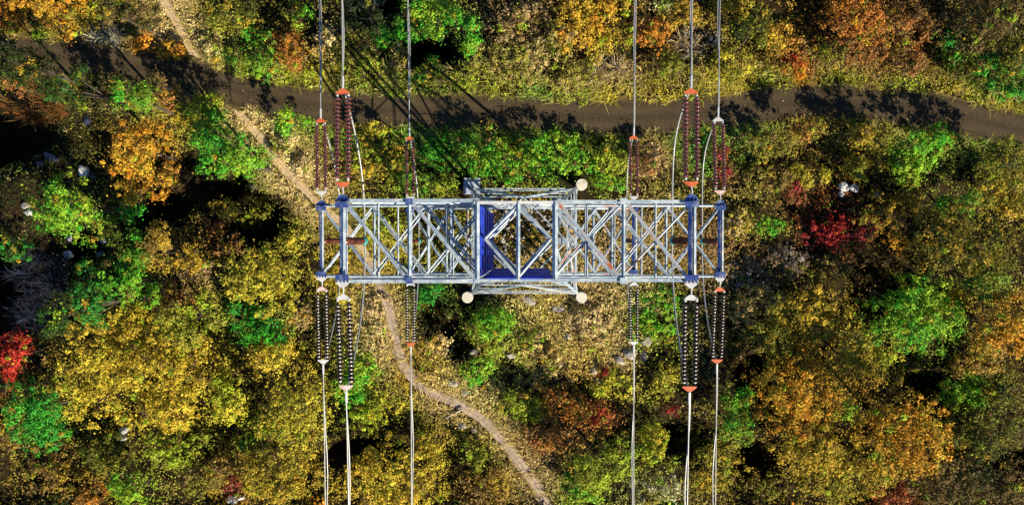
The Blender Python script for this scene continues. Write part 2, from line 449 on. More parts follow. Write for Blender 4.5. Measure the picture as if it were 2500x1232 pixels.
def crossarm(z, xe, hy, xs, drop_z, chord_w, up, end_w, diag=True):
    """rectangular arm in plan at height z with panel points xs; a second, sloping chord pair meets the end"""
    for sx in (-1, 1):
        xb = sx * hw(z)
        pts = [xb] + [sx * x for x in xs] + [sx * xe]
        for sy in (-1, 1):
            member('arm_chord', (xb - sx * .1, sy * hy, z), (sx * (xe + .12), sy * hy, z), chord_w, 0 if sy > 0 else 90)
            member('arm_chord', (sx * hw(z + drop_z), sy * hw(z + drop_z), z + drop_z), (sx * (xe - .3), sy * (hy - .02), z + math.copysign(.12, drop_z)), chord_w * .72, 45)
            for i in range(len(pts) - 1):                # side webs
                f0 = (abs(pts[i]) - hw(z)) / (xe - hw(z)); f1 = (abs(pts[i + 1]) - hw(z)) / (xe - hw(z))
                zz0 = z + drop_z * (1 - f0)
                member('arm_web', (pts[i], sy * hy, zz0), (pts[i + 1], sy * hy, z), 0.10)
                if i: member('arm_web', (pts[i], sy * hy, zz0), (pts[i], sy * hy, z), 0.10)
        for i, x in enumerate(pts[1:-1]):
            member('arm_crosspiece', (x, -hy + .03, z + up), (x, hy - .03, z + up), end_w * .8, 45)
        x = sx * xe
        member('arm_end_post', (x - sx * .02, -hy - .05, z + .05), (x - sx * .02, hy + .05, z + .05), end_w * (1.0 if sx > 0 else .9), 45 if sx < 0 else 60, M_steel_shade if sx > 0 else M_steel)  # shaded flange in shade blue, lit flange in plain steel
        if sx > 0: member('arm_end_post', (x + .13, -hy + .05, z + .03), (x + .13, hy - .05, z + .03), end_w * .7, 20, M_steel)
        else: member('arm_end_post', (x - .11, -hy + .05, z + .01), (x - .11, hy - .05, z + .01), end_w * .42, 45, M_steel_shade)
        for i in range(len(pts) - 1):
            a, b_ = pts[i], pts[i + 1]
            lo, hi_ = min(a, b_), max(a, b_)
            if diag:
                member('arm_brace', (lo + .1, hy - .05, z + .06), (hi_ - .08, -hy + .05, z + .06), 0.17, 45)
            else:
                member('arm_brace', (lo, hy - .05, z + .02), (hi_, -hy + .05, z + .02), 0.12, 45)
                member('arm_brace', (lo, -hy + .05, z - .1), (hi_, hy - .05, z - .1), 0.12, 45)
            f0 = (abs(a) - hw(z)) / (xe - hw(z)); f1 = (abs(b_) - hw(z)) / (xe - hw(z))
            z0_, z1_ = z + drop_z * (1 - f0), z + drop_z * (1 - f1) 
            member('arm_brace', (a, -hy + .1, z0_), (b_, hy - .1, z1_), 0.11, 45)
            if not diag: member('arm_brace', (a, hy - .1, z0_), (b_, -hy + .1, z1_), 0.10, 45)
            m = (a + b_) / 2
            member('secondary_brace', (a, -hy + .1, z0_ + .02), (m, 0, (z0_ + z1_) / 2), 0.09); member('secondary_brace', (m, 0, (z0_ + z1_) / 2 - .05), (b_, hy - .1, z1_ - .05), 0.09)
            member('arm_crosspiece', (m, -hy + .08, (z0_ + z1_) / 2), (m, hy - .08, (z0_ + z1_) / 2), 0.11, 45)
        for sy in (-1, 1):                                # hanger plates at the corners
            mb = MB().prism([(x - .30, sy * hy), (x + .30, sy * hy), (x + .20, sy * (hy + .16)), (x + .07, sy * (hy + .27)), (x - .07, sy * (hy + .27)), (x - .20, sy * (hy + .16))][::sy], z + .085, z + .115)
            hp = link('hanger_plate', mb.mesh('hanger_plate', M_steel_shade if sy > 0 else M_white), pylon)
            for k in range(4):
                link('bolt', MB().lathe([(.035, 0), (.035, .05)], 6, (x - .21 + .14 * k, sy * (hy + .05), z + .115)).mesh('bolt', M_steel_shade), hp)
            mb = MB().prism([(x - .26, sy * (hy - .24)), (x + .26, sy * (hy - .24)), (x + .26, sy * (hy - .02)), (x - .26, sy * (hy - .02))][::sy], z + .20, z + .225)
            link('gusset_plate', mb.mesh('gusset_plate', M_steel_shade), pylon)
crossarm(36.0, 6.70, 1.53, [4.12], -1.5, 0.24, .08, .23)
crossarm(27.0, 9.96, 1.77, [4.6, 7.3], 2.0, 0.20, .05, .20, False)
crossarm(18.0, 6.88, 2.00, [4.4], 2.2, 0.20, .05, .24, False)
for x in (-4.12, 4.12):
    for sy in (-1, 1):
        link('gusset_plate', MB().box((x, sy * 1.52, 36.14), (.28, .24, .02)).mesh('gusset_plate', M_steel_shade if x < 0 else M_steel), pylon)
# footings
for sx, sy in ((-1, -1), (1, -1), (1, 1)):
    pr = [(.48, -.6), (.48, .72), (.44, .78), (.001, .79)]
    link('footing', MB().lathe(pr, 24, (sx * 4.78, sy * 4.72, .15)).mesh('footing', M_conc), pylon)
ft = link('footing', MB().box((-4.4, 4.62, .2), (1.35, 1.35, 1.1)).mesh('footing', M_conc_shade), pylon)
ft['label'] = 'square footing in the shadow of the legs, shade in its colour'
# climbing ladder up the east face
lad = MB()
for k in (-.18, .18): lad.tube([(hw(6) + .0, k, 6), (hw(18) + .02, k, 18), (hw(34) - .1, k, 34)], .03, 5)
for i in range(70):
    z = 6.2 + i * .4
    lad.tube([(hw(z), -.18, z), (hw(z), .18, z)], .02, 4)
link('ladder', lad.mesh('ladder', M_steel), pylon)

# ------------------------------------------------------------------ INSULATORS, CONDUCTORS, JUMPERS
disc_prof = [(.06, -.075), (.062, -.03), (.058, -.022), (.12, -.012), (.162, .004), (.162, .018), (.115, .038), (.06, .05), (.05, .075)]
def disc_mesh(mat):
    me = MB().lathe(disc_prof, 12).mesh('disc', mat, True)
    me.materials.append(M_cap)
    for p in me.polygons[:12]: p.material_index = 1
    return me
M_cap = simple('galvanised_cap_glint', [(0.3, (.30, .28, .25)), (0.7, (.50, .47, .42))], 3, 0.35, 0.3, 0.5)  # metal caps, kept pale to stand in for each disc's glint
D_shaded = disc_mesh(M_disc_shaded)
D_lit = disc_mesh(M_disc_lit)
CAPM = MB().lathe([(.05, 0), (.05, .09)], 8).mesh('metal_cap', M_white)
MATS = {'o': M_orange, 'w': M_white, 'p': M_pink}
def yoke_mesh(mat, half, flip):
    s = -1 if flip else 1
    poly = [(-half - .06, 0), (half + .06, 0), (half + .06, s * .05), (half * .55, s * .17), (.06, s * .21), (-.06, s * .21), (-half * .55, s * .17), (-half - .06, s * .05)]
    return MB().prism(poly[::s], -.018, .018).mesh('yoke_plate', MATS[mat])
ARM = {'top': (36.0, 6.70, 1.53), 'middle': (27.0, 9.96, 1.77), 'bottom': (18.0, 6.88, 2.0)}
SIDE = {-1: 'left', 1: 'right'}
# (arm, side x, side y): outer yoke px, inner colour, outer colour
STR = {('top', -1, 1): ((837, 216), 'o', 'o'), ('middle', -1, 1): ((783, 289), 'w', 'o'), ('bottom', -1, 1): ((1000, 333), 'w', 'o'),
       ('top', 1, 1): ((1687, 216), 'o', 'o'), ('middle', 1, 1): ((1753, 286), 'p', 'w'), ('bottom', 1, 1): ((1547, 331), 'w', 'o'),
       ('top', -1, -1): ((845, 953), 'w', 'p'), ('middle', -1, -1): ((789, 888), 'p', 'w'), ('bottom', -1, -1): ((1003, 845), 'w', 'o'),
       ('top', 1, -1): ((1683, 956), 'w', 'o'), ('middle', 1, -1): ((1750, 887), 'o', 'o'), ('bottom', 1, -1): ((1547, 842), 'w', 'w')}
YW = {'o': 'orange', 'w': 'pale grey', 'p': 'faded pinkish'}
# where each conductor crosses the edge of the photograph
EXIT = {('top', -1, 1): 835, ('middle', -1, 1): 780, ('bottom', -1, 1): 995, ('top', 1, 1): 1690, ('middle', 1, 1): 1758, ('bottom', 1, 1): 1553,
        ('top', -1, -1): 852, ('middle', -1, -1): 795, ('bottom', -1, -1): 1005, ('top', 1, -1): 1677, ('middle', 1, -1): 1746, ('bottom', 1, -1): 1547}
ENDS = {}
for (arm, sx, sy), (opx, ci, co_) in STR.items():
    z, xe, hy = ARM[arm]
    A = Vector((sx * xe, sy * (hy + .22), z + .10))
    zo = z - 0.25
    B = Vector(at(opx[0], opx[1], zo))
    nm = 'far' if sy > 0 else 'near'
    edge = 'road side' if sy > 0 else 'footpath side'
    th = thing('insulator_string_pair', f'twin insulator strings with {YW[co_]} outer yoke, {SIDE[sx]} end of {arm} crossarm, {edge}', 'insulator', A,
               'twin strain insulator strings on the pylon')
    ax = (B - A); Ln = ax.length; ax.normalize()
    q = Vector((0, sy, 0)).rotation_difference(ax)
    loc = lambda p: q @ Vector(p)
    # shackle link, inner yoke, strings, outer yoke
    link('shackle', MB().tube([(0, 0, 0), loc((.03, sy * .12, -.02)), loc((0, sy * .34, 0))], .028, 6).mesh('shackle', M_white), th)
    h = .215
    yi = link('yoke_plate', yoke_mesh(ci, h, sy > 0), th, loc((0, sy * .52, 0))); yi.rotation_mode = 'QUATERNION'; yi.rotation_quaternion = q
    yo = link('yoke_plate', yoke_mesh(co_, h, sy < 0), th, loc((0, sy * (Ln - .22), 0))); yo.rotation_mode = 'QUATERNION'; yo.rotation_quaternion = q
    s0, s1 = .62, Ln - .30
    N = 20 if arm != 'bottom' else 19
    D = D_lit if sy > 0 else D_shaded
    for k in (-1, 1):
        st = link('insulator_string', MB().tube([loc((k * h, sy * s0, 0)), loc((k * h, sy * s1, 0))], .028, 6).mesh('insulator_string', M_white if sy > 0 else M_disc_shaded), th)
        sag = .10
        for i in range(N):
            f_ = (i + .8) / (N + .6)
            yy = s0 + (s1 - s0) * f_
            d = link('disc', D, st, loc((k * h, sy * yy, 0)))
            d.rotation_mode = 'QUATERNION'
            d.rotation_quaternion = q @ Vector((0, 0, 1)).rotation_difference(Vector((0, -sy, 0)))
        for yy in (s0 - .04, s1 - .04):
            c = link('metal_cap', CAPM, st, loc((k * h, sy * yy, 0))); c.rotation_mode = 'QUATERNION'
            c.rotation_quaternion = q @ Vector((0, 0, 1)).rotation_difference(Vector((0, 1, 0)))
    ENDS[(arm, sx, sy)] = B
    # conductor bundle from the outer yoke onwards
    ey = -20.0 if sy > 0 else 1252.0
    E = Vector(at(EXIT[(arm, sx, sy)], ey, zo - 0.9))
    cb = thing('conductor_bundle', f'pale twin conductor leaving the {SIDE[sx]} end of the {arm} crossarm on the {edge}', 'power line', B, 'power line conductors strung from the pylon')
    dirv = (E - B); hd = Vector((dirv.x, dirv.y, 0)).length
    spread = 0.34 + 0.1 * rl.random()
    for wi in (0, 1):
        P = []
        for k in range(41):
            s = k / 40 * 6.0
            p = dirv * s
            p.z = -0.9 * s + 0.045 * s * s
            if wi:
                tt = min(1.0, max(0.0, (s * hd - 0.5 - (2.5 if arm != 'top' else 1.5)) / 4.0))
                p.z -= spread * tt * tt * (3 - 2 * tt) * (1.15 + .35 * math.sin(s * 4))
                p.x += 0.05 * math.sin(s * 5 + sx)
                p.z -= .045
            P.append(p)
        link('wire', MB().tube(P, .028 if arm != 'bottom' else .034, 6).mesh('wire', M_wire, True), cb)
    link('dead_end_clamp', MB().tube([(0, 0, 0), dirv.normalized() * .5], .05, 8, True).mesh('dead_end_clamp', M_white), cb)
    sp_s = 1.35; p = dirv * sp_s; p.z = -0.9 * sp_s + .08
    link('spacer', MB().box(tuple(p + Vector((0, 0, -.22))), (.05, .12, .5)).mesh('spacer', M_steel_shade), cb)
# hanging pilot insulators and the jumper loops they hold
for arm, (z, xe, hy) in ARM.items():
    for sx in (-1, 1):
        L = 3.85 if arm != 'bottom' else 3.5
        th = thing('pilot_insulator', f'brown ribbed insulator with teal tip hanging under the {SIDE[sx]} end of the {arm} crossarm', 'insulator', (sx * xe, 0, z - .02), 'hanging insulators that hold the jumper loops')
        link('hanger', MB().tube([(0, 0, 0), (0, 0, -.25)], .03, 6).mesh('hanger', M_white), th)
        prof = [(.05, -.2)]
        nshed = 34
        for i in range(nshed):
            zz = -.25 - (L - .75) * i / nshed
            rr_ = .155 if arm != 'bottom' else .14
            prof += [(rr_ * .72, zz), (rr_, zz - .035), (rr_ * .72, zz - .06)]
        prof += [(.07, -L + .5)]
        link('porcelain_rod', MB().lathe(prof[::-1], 14).mesh('porcelain_rod', M_rod, True), th)
        link('end_fitting', MB().lathe([(.10, -L), (.17, -L + .04), (.17, -L + .42), (.12, -L + .5)], 14).mesh('end_fitting', M_teal), th)
        link('clamp', MB().box((0, 0, -L - .05), (.10, .30, .12)).mesh('clamp', M_white), th)
        BN, BS = ENDS[(arm, sx, 1)], ENDS[(arm, sx, -1)]
        P = []
        for k in range(49):
            u = -1 + 2 * k / 48
            Y = BN.y * max(0, -u) if u < 0 else BS.y * u
            e = (BN if u < 0 else BS)
            au = abs(u)
            ex = (2.6 if sx < 0 else 6.0) if u < 0 else 2.4
            x = sx * xe + (e.x - sx * xe) * au ** 2
            zt = z - L - .1; ze = e.z - .05
            P.append(Vector((x, Y, zt + (ze - zt) * au ** ex)))
        o = Vector((sx * xe, 0, z - L))
        jc = link('jumper_cable', MB().tube([p - o for p in P], .036, 6).mesh('jumper_cable', M_wire, True), None, o)
        tag(jc, f'slack jumper loop passing under the {SIDE[sx]} end of the {arm} crossarm', 'power line', 'jumper loops under the crossarms')
# ------------------------------------------------------------------ VEGETATION
PAL = {'gold': (.50, .33, .030), 'yellow': (.56, .46, .040), 'orange': (.56, .23, .020), 'rust': (.36, .135, .032), 'brown': (.20, .125, .040), 'olive': (.25, .24, .026),
       'lime': (.32, .44, .026), 'green': (.066, .35, .022), 'emerald': (.035, .25, .028), 'dark': (.035, .050, .010), 'red': (.50, .045, .026), 'crimson': (.30, .035, .036),
       'straw': (.74, .55, .23), 'tan': (.52, .37, .16), 'cream': (.52, .50, .30), 'grey': (.30, .28, .25), 'shade_grey': (.045, .045, .055), 'bluegrey': (.022, .030, .058)}
PAL = {k: np.array(v) for k, v in PAL.items()}
# kind, cx, cy, rx, ry (photo pixels), height m, main colour, second colour, share of second, label
T, B_, D_ = 'tree', 'shrub', 'bare'
PL = [
 # --- above the road, left part
 (T, 125, 18, 85, 42, 4.5, 'orange', 'gold', .5, 'orange gold tree cut by the top edge, leftmost of the tall ones above the road'),
 (B_, 32, 30, 48, 40, 2.6, 'rust', 'orange', .4, 'rusty brown shrub in the top left corner'),
 (B_, 25, 70, 20, 14, 1.2, 'lime', 'olive', .4, 'small lime tuft near the left edge just above the dark road'),
 (B_, 105, 84, 18, 14, 1.4, 'green', 'lime', .4, 'small green tuft above the shaded left end of the road'),
 (B_, 222, 45, 60, 40, 2.4, 'olive', 'gold', .4, 'olive shrub right of the orange gold tree at the top edge'),
 (B_, 192, 86, 26, 18, 1.8, 'orange', 'gold', .4, 'small orange bush left of the pale bare twigs'),
 (D_, 250, 92, 42, 22, 1.4, 'grey', 'cream', .5, 'pale leafless twiggy shrub on the upper road verge'),
 (B_, 355, 105, 28, 24, 2.0, 'orange', 'orange', 0, 'bright orange bush on the upper verge left of the footpath'),
 (B_, 430, 128, 42, 22, 1.3, 'gold', 'orange', .4, 'low golden bush between the orange bush and the upper footpath'),
 (T, 318, 45, 62, 45, 5.5, 'dark', 'brown', .45, 'dark brown tree left of the upper footpath'),
 (B_, 275, 15, 40, 22, 2.2, 'gold', 'olive', .5, 'gold and olive shrub at the top edge left of the dark tree'),
 (T, 570, 45, 55, 45, 5.0, 'dark', 'olive', .5, 'dark olive tree right of the upper footpath at the top'),
 (B_, 600, 62, 40, 26, 3.2, 'olive', 'gold', .5, 'sparse olive and gold shrub right of the dark tree by the footpath'),
 (T, 615, 130, 58, 50, 3.6, 'olive', 'green', .5, 'round green and olive tree just above the road near the footpath crossing'),
 (B_, 640, 165, 28, 24, 1.8, 'green', 'lime', .4, 'bright green bush on the lower right of the round olive tree'),
 (B_, 690, 130, 52, 50, 2.8, 'rust', 'orange', .4, 'rusty orange round shrub above the road left of the wires'),
 (B_, 733, 46, 26, 26, 1.8, 'lime', 'green', .3, 'lime bush near the top just left of the leftmost wires'),
 (B_, 792, 92, 38, 36, 2.0, 'gold', 'straw', .5, 'golden shrub under the two leftmost wires at the top'),
 (B_, 768, 168, 26, 22, 1.6, 'lime', 'gold', .4, 'lime bush on the road verge under the leftmost wires'),
 (B_, 520, 130, 30, 40, 1.2, 'straw', 'lime', .4, 'dry straw coloured shrub right of the upper footpath'),
 # --- above the road, centre
 (B_, 850, 130, 35, 40, 3.0, 'olive', 'dark', .5, 'olive dark shrub beside the wire that runs to the large upper left string'),
 (T, 900, 45, 50, 45, 5.5, 'dark', 'bluegrey', .3, 'dark bluish tree between the two left wires at the top edge'),
 (T, 958, 85, 46, 42, 5.0, 'green', 'dark', .4, 'green tree crossed by the thin lower left wire near the top'),
 (T, 1058, 40, 58, 42, 6.5, 'green', 'lime', .4, 'bright green tree at the top edge right of the thin wire'),
 (B_, 1050, 92, 50, 34, 3.5, 'green', 'dark', .3, 'green shrub below the bright green tree at the top'),
 (T, 1138, 105, 38, 48, 5.5, 'green', 'lime', .35, 'green tree at the right end of the dark shaded gap above the road'),
 (B_, 960, 140, 42, 28, 2.6, 'olive', 'tan', .4, 'tan and olive shrub in the pylon shadow above the road'),
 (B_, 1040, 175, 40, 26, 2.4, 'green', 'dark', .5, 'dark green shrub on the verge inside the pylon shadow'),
 (B_, 900, 170, 30, 20, 1.6, 'lime', 'olive', .5, 'small lime shrub on the verge at the left rim of the pylon shadow'),
 (B_, 1255, 55, 95, 55, 2.6, 'tan', 'brown', .5, 'wide tan twiggy shrub at the top right of the dark gap'),
 (B_, 1240, 145, 85, 50, 2.2, 'olive', 'tan', .5, 'wide olive tan shrub above the road in the middle'),
 (B_, 1345, 110, 60, 60, 2.4, 'tan', 'olive', .5, 'tan olive shrub left of the golden mass at the top'),
 (T, 1430, 50, 85, 58, 4.0, 'gold', 'orange', .35, 'large golden tree at the top edge left of the fourth wire'),
 (B_, 1500, 110, 60, 45, 2.8, 'gold', 'olive', .4, 'golden shrub below the large golden tree at the top'),
 (B_, 1585, 95, 48, 42, 2.8, 'rust', 'orange', .5, 'rusty orange shrub right of the fourth wire near the top'),
 (B_, 1620, 16, 28, 17, 1.8, 'cream', 'lime', .3, 'pale cream shrub at the top edge between the right wires'),
 (D_, 1480, 165, 50, 28, 1.2, 'straw', 'grey', .4, 'arching dry straw shrub just above the road left of the fourth wire'),
 (B_, 1400, 175, 60, 32, 1.8, 'olive', 'tan', .4, 'low olive shrub above the middle of the road'),
 (B_, 1620, 165, 40, 34, 2.2, 'dark', 'olive', .5, 'dark olive shrub on the verge between fourth and fifth wires'),
 # --- above the road, right
 (B_, 1660, 40, 50, 40, 2.2, 'gold', 'brown', .4, 'gold brown shrub under the fifth wire at the top'),
 (B_, 1790, 32, 55, 36, 2.4, 'olive', 'gold', .5, 'olive gold shrub at the top edge right of all the wires'),
 (T, 1835, 85, 50, 45, 4.0, 'dark', 'olive', .5, 'dark olive tree at the left rim of the rust thicket'),
 (D_, 1690, 105, 34, 22, 1.2, 'grey', 'tan', .5, 'grey leafless shrub behind the fifth wire'),
 (B_, 1735, 100, 16, 12, 1.0, 'bluegrey', 'grey', .3, 'small bluish shrub left of the rightmost wire'),
 (B_, 1780, 160, 50, 40, 2.0, 'olive', 'yellow', .5, 'yellow olive shrub on the verge right of the wires'),
 (B_, 1905, 90, 48, 50, 2.6, 'gold', 'rust', .5, 'gold and rust shrub at the left half of the rust thicket'),
 (B_, 1945, 165, 36, 32, 2.4, 'red', 'orange', .5, 'reddish orange bush above the road, only red one on the upper side'),
 (T, 2060, 60, 80, 58, 3.8, 'rust', 'orange', .45, 'large rust coloured tree in the upper right near the top'),
 (B_, 2120, 115, 75, 48, 2.8, 'rust', 'brown', .4, 'rust brown shrub on the lower right of the large rust tree'),
 (B_, 2200, 50, 70, 50, 2.6, 'brown', 'rust', .5, 'brown shrub right of the large rust tree at the top'),
 (B_, 2030, 150, 60, 34, 2.2, 'brown', 'olive', .5, 'brown olive shrub between the red bush and the road verge'),
 (B_, 2190, 145, 60, 36, 2.4, 'brown', 'rust', .4, 'brown rust shrub above the road in the upper right'),
 (B_, 2310, 105, 26, 20, 2.2, 'emerald', 'green', .4, 'small emerald bush, upper one of two in the upper right'),
 (B_, 2325, 138, 26, 22, 2.0, 'emerald', 'lime', .3, 'small emerald bush with a yellow edge, lower one of two'),
 (T, 2400, 45, 95, 58, 4.5, 'dark', 'brown', .45, 'dark brown olive tree in the top right corner'),
 (T, 2460, 120, 50, 45, 3.5, 'dark', 'olive', .5, 'dark olive tree at the right edge above the emerald shrubs'),
 (B_, 2440, 168, 60, 26, 2.4, 'emerald', 'green', .4, 'wide emerald shrub near the right edge above the road'),
 (B_, 2455, 215, 58, 20, 1.8, 'green', 'emerald', .4, 'low green shrub between the emerald shrub and the road at the right edge'),
 (B_, 2360, 185, 40, 28, 2.0, 'olive', 'dark', .5, 'olive shrub left of the wide emerald shrub'),
 # --- below the road, left
 (D_, 90, 250, 90, 46, 1.6, 'rust', 'brown', .6, 'large brown leafless thicket below the left end of the road'),
 (B_, 45, 215, 40, 24, 3.5, 'rust', 'brown', .4, 'rusty shrub at the left edge under the road'),
 (T, 215, 222, 66, 34, 6.0, 'dark', 'emerald', .2, 'dark green tree at the lower edge of the road, leftmost of the row'),
 (T, 335, 245, 50, 40, 6.0, 'olive', 'green', .5, 'tall green and olive tree on the lower side of the road left of the crossing'),
 (B_, 425, 240, 30, 26, 3.6, 'rust', 'gold', .5, 'rust tipped shrub between the tall olive tree and the footpath'),
 (B_, 500, 262, 42, 28, 2.8, 'olive', 'lime', .5, 'olive lime shrub in the corner between road and footpath'),
 (B_, 455, 290, 40, 24, 2.2, 'gold', 'olive', .4, 'gold shrub under the olive lime shrub left of the footpath'),
 (T, 100, 172, 95, 40, 6.0, 'dark', 'dark', .2, 'added black green tree standing in for shade on the left end of the road, lower side'),  # this and the next three: added dark crowns standing in for road shade
 (T, 10, 165, 50, 34, 5.5, 'dark', 'brown', .2, 'added black green tree at the left edge, standing in for road shade'),
 (T, 270, 198, 62, 30, 4.2, 'dark', 'brown', .3, 'added dark brown tree standing in for road shade beside the tall olive tree'),
 (T, 415, 216, 52, 22, 4.2, 'dark', 'brown', .3, 'added low dark tree standing in for road shade just left of the footpath crossing'),
 (T, 335, 365, 82, 55, 5.4, 'gold', 'orange', .45, 'golden orange tree with open branches, left of the footpath below the road'),
 (T, 512, 320, 50, 44, 4.0, 'green', 'olive', .4, 'green tree halfway between the golden orange tree and the footpath'),
 (T, 600, 400, 60, 60, 6.0, 'green', 'lime', .35, 'deep green tree standing against the left side of the footpath'),
 (B_, 545, 365, 40, 35, 3.0, 'emerald', 'dark', .4, 'dark emerald shrub left of the deep green tree by the footpath'),
 (B_, 712, 298, 42, 32, 2.6, 'green', 'lime', .4, 'bright green shrub between the footpath and the leftmost insulators'),
 (B_, 705, 365, 36, 34, 1.1, 'straw', 'lime', .4, 'dry straw shrub right of the footpath, upper one'),
 (B_, 740, 425, 30, 36, 0.9, 'straw', 'tan', .4, 'dry straw shrub beside the leftmost insulators'),
 (B_, 400, 420, 50, 30, 3.4, 'gold', 'rust', .4, 'gold shrub at the lower right foot of the golden orange tree'),
 (T, 172, 508, 92, 70, 6.0, 'green', 'lime', .4, 'big green tree between the two dark hollows at the left'),
 (B_, 330, 455, 60, 32, 3.2, 'gold', 'orange', .4, 'golden shrub above and right of the big green tree'),
 (B_, 312, 515, 30, 32, 3.0, 'emerald', 'green', .4, 'feathery emerald bush right of the big green tree'),
 (B_, 552, 512, 30, 22, 3.8, 'yellow', 'gold', .5, 'small bright yellow bush amid dark shade left of the crossarms'),
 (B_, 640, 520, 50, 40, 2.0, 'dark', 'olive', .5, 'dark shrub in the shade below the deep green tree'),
 (T, 430, 612, 66, 50, 4.0, 'gold', 'brown', .45, 'gold brown tree in the middle of the left bank'),
 (T, 338, 612, 48, 46, 4.2, 'green', 'olive', .4, 'green tree left of the gold brown tree, beside white stones'),
 (B_, 545, 590, 48, 45, 2.2, 'rust', 'brown', .5, 'rusty brown shrub right of the gold brown tree'),
 (T, 345, 690, 66, 48, 4.5, 'lime', 'green', .5, 'lime green tree above the dark lower hollow rim'),
 (T, 655, 680, 100, 72, 5.5, 'olive', 'yellow', .5, 'wide yellow olive tree left of the lower left insulators'),
 (B_, 715, 580, 45, 40, 1.8, 'olive', 'yellow', .45, 'olive yellow shrub just left of the ends of the crossarms'),
 (B_, 500, 668, 50, 38, 2.0, 'tan', 'brown', .5, 'tan dry shrub left of the wide yellow olive tree'),
 (B_, 430, 715, 40, 32, 2.2, 'rust', 'tan', .5, 'rusty tan shrub right of the lime green tree'),
 (B_, 595, 738, 40, 28, 3.0, 'emerald', 'green', .4, 'dark emerald bush below the wide yellow olive tree'),
 (T, 475, 775, 75, 50, 4.0, 'lime', 'olive', .5, 'lime and olive tree above the largest golden tree'),
 (T, 650, 800, 70, 48, 4.2, 'green', 'emerald', .4, 'green tree left of the lower left insulators'),
 (B_, 735, 770, 34, 36, 2.0, 'gold', 'tan', .4, 'gold tan shrub touching the leftmost lower insulators'),
 # --- bottom left
 (T, 330, 900, 190, 140, 5.5, 'gold', 'yellow', .45, 'largest golden tree, a huge round crown in the lower left'),
 (T, 45, 865, 62, 55, 4.5, 'red', 'red', .2, 'bright red tree at the left edge'),
 (T, 105, 1000, 70, 85, 4.5, 'green', 'emerald', .4, 'green tree on the left of the largest golden tree'),
 (B_, 15, 965, 30, 40, 2.5, 'brown', 'rust', .4, 'brown shrub at the left edge under the red tree'),
 (B_, 18, 1060, 28, 45, 2.4, 'gold', 'brown', .5, 'gold brown shrub at the left edge, lower one'),
 (T, 130, 1150, 95, 48, 3.6, 'gold', 'brown', .5, 'gold brown tree in the lower left corner'),
 (B_, 235, 1205, 55, 32, 2.6, 'orange', 'brown', .5, 'orange brown shrub at the bottom edge near the lower left corner'),
 (T, 330, 1190, 48, 45, 4.0, 'green', 'lime', .45, 'green tree at the bottom edge in the lower left'),
 (B_, 270, 1105, 70, 40, 2.4, 'dark', 'olive', .5, 'dark olive shrub below the largest golden tree'),
 (B_, 430, 1090, 75, 45, 2.8, 'olive', 'lime', .5, 'olive lime shrub at the lower right of the largest golden tree'),
 (T, 555, 975, 52, 60, 3.8, 'lime', 'yellow', .5, 'lime yellow tree right of the largest golden tree'),
 (T, 695, 870, 78, 45, 4.0, 'gold', 'yellow', .4, 'golden tree left of the second lower left insulators'),
 (T, 725, 1005, 85, 72, 4.6, 'yellow', 'olive', .35, 'bright yellow tree left of the lower left wires'),
 (B_, 615, 1060, 45, 45, 2.4, 'olive', 'green', .4, 'olive green shrub below the lime yellow tree'),
 (T, 690, 1150, 88, 65, 4.2, 'gold', 'olive', .4, 'golden tree at the bottom left of the lower left wires'),
 (B_, 560, 1130, 48, 42, 2.4, 'brown', 'gold', .5, 'brown gold shrub between the olive lime shrub and bottom golden tree'),
 (B_, 575, 1190, 34, 24, 2.2, 'crimson', 'brown', .3, 'dark red bush at the bottom edge beside white stones'),
 (B_, 470, 1180, 60, 45, 2.2, 'brown', 'olive', .5, 'brown olive shrub at the bottom edge left of the dark red bush'),
 # --- bottom centre
 (T, 875, 910, 48, 70, 4.2, 'green', 'lime', .5, 'green lime tree beside the long lower left insulators'),
 (B_, 905, 1005, 80, 42, 2.6, 'yellow', 'lime', .5, 'yellow lime shrub left of the footpath bend'),
 (B_, 920, 780, 35, 60, 0.9, 'straw', 'tan', .4, 'low straw shrub left of the footpath below the pylon'),
 (T, 960, 1165, 120, 75, 4.6, 'gold', 'yellow', .4, 'large golden tree at the bottom centre crossed by a thin wire'),
 (B_, 1060, 1075, 55, 30, 1.6, 'gold', 'olive', .4, 'gold shrub left of the lower footpath'),
 (B_, 1190, 1190, 60, 50, 2.0, 'brown', 'gold', .4, 'brown shrub at the bottom edge left of the footpath end'),
 (B_, 1140, 1120, 45, 30, 2.2, 'olive', 'lime', .5, 'olive shrub in the dark patch left of the lower footpath'),
 (T, 1225, 812, 88, 44, 1.4, 'green', 'lime', .5, 'large green tree just below the pylon foot'),
 (B_, 1050, 725, 34, 36, 1.8, 'green', 'emerald', .3, 'green shrub at the left of the front left footing'),
 (B_, 1160, 905, 45, 42, 2.0, 'green', 'lime', .4, 'green bush right of the footpath above its bend'),
 (B_, 1060, 870, 35, 50, 0.9, 'straw', 'gold', .4, 'low golden straw shrub right of the footpath'),
 (B_, 1265, 990, 62, 45, 1.8, 'lime', 'olive', .5, 'low lime shrub right of the footpath'),
 (B_, 1320, 870, 60, 36, 0.9, 'straw', 'gold', .4, 'low pale straw shrub below the pylon in the middle'),
 (B_, 1440, 790, 66, 50, 0.9, 'straw', 'tan', .4, 'low straw tan shrub left of the lower middle insulators'),
 (B_, 1380, 990, 60, 42, 1.8, 'rust', 'orange', .4, 'rust orange low shrub right of the lime shrub'),
 (B_, 1470, 1015, 34, 28, 1.8, 'red', 'rust', .4, 'red bush at the right end of the rust orange shrub'),
 (B_, 1490, 945, 62, 24, 1.0, 'yellow', 'lime', .4, 'low yellow shrub crossed by the lower thin wire'),
 (B_, 1472, 905, 18, 14, 1.0, 'crimson', 'red', .5, 'tiny crimson bush beside the grey boulders'),
 (B_, 1640, 1000, 20, 15, 1.2, 'crimson', 'red', .4, 'tiny crimson bush left of the long lower right insulators'),
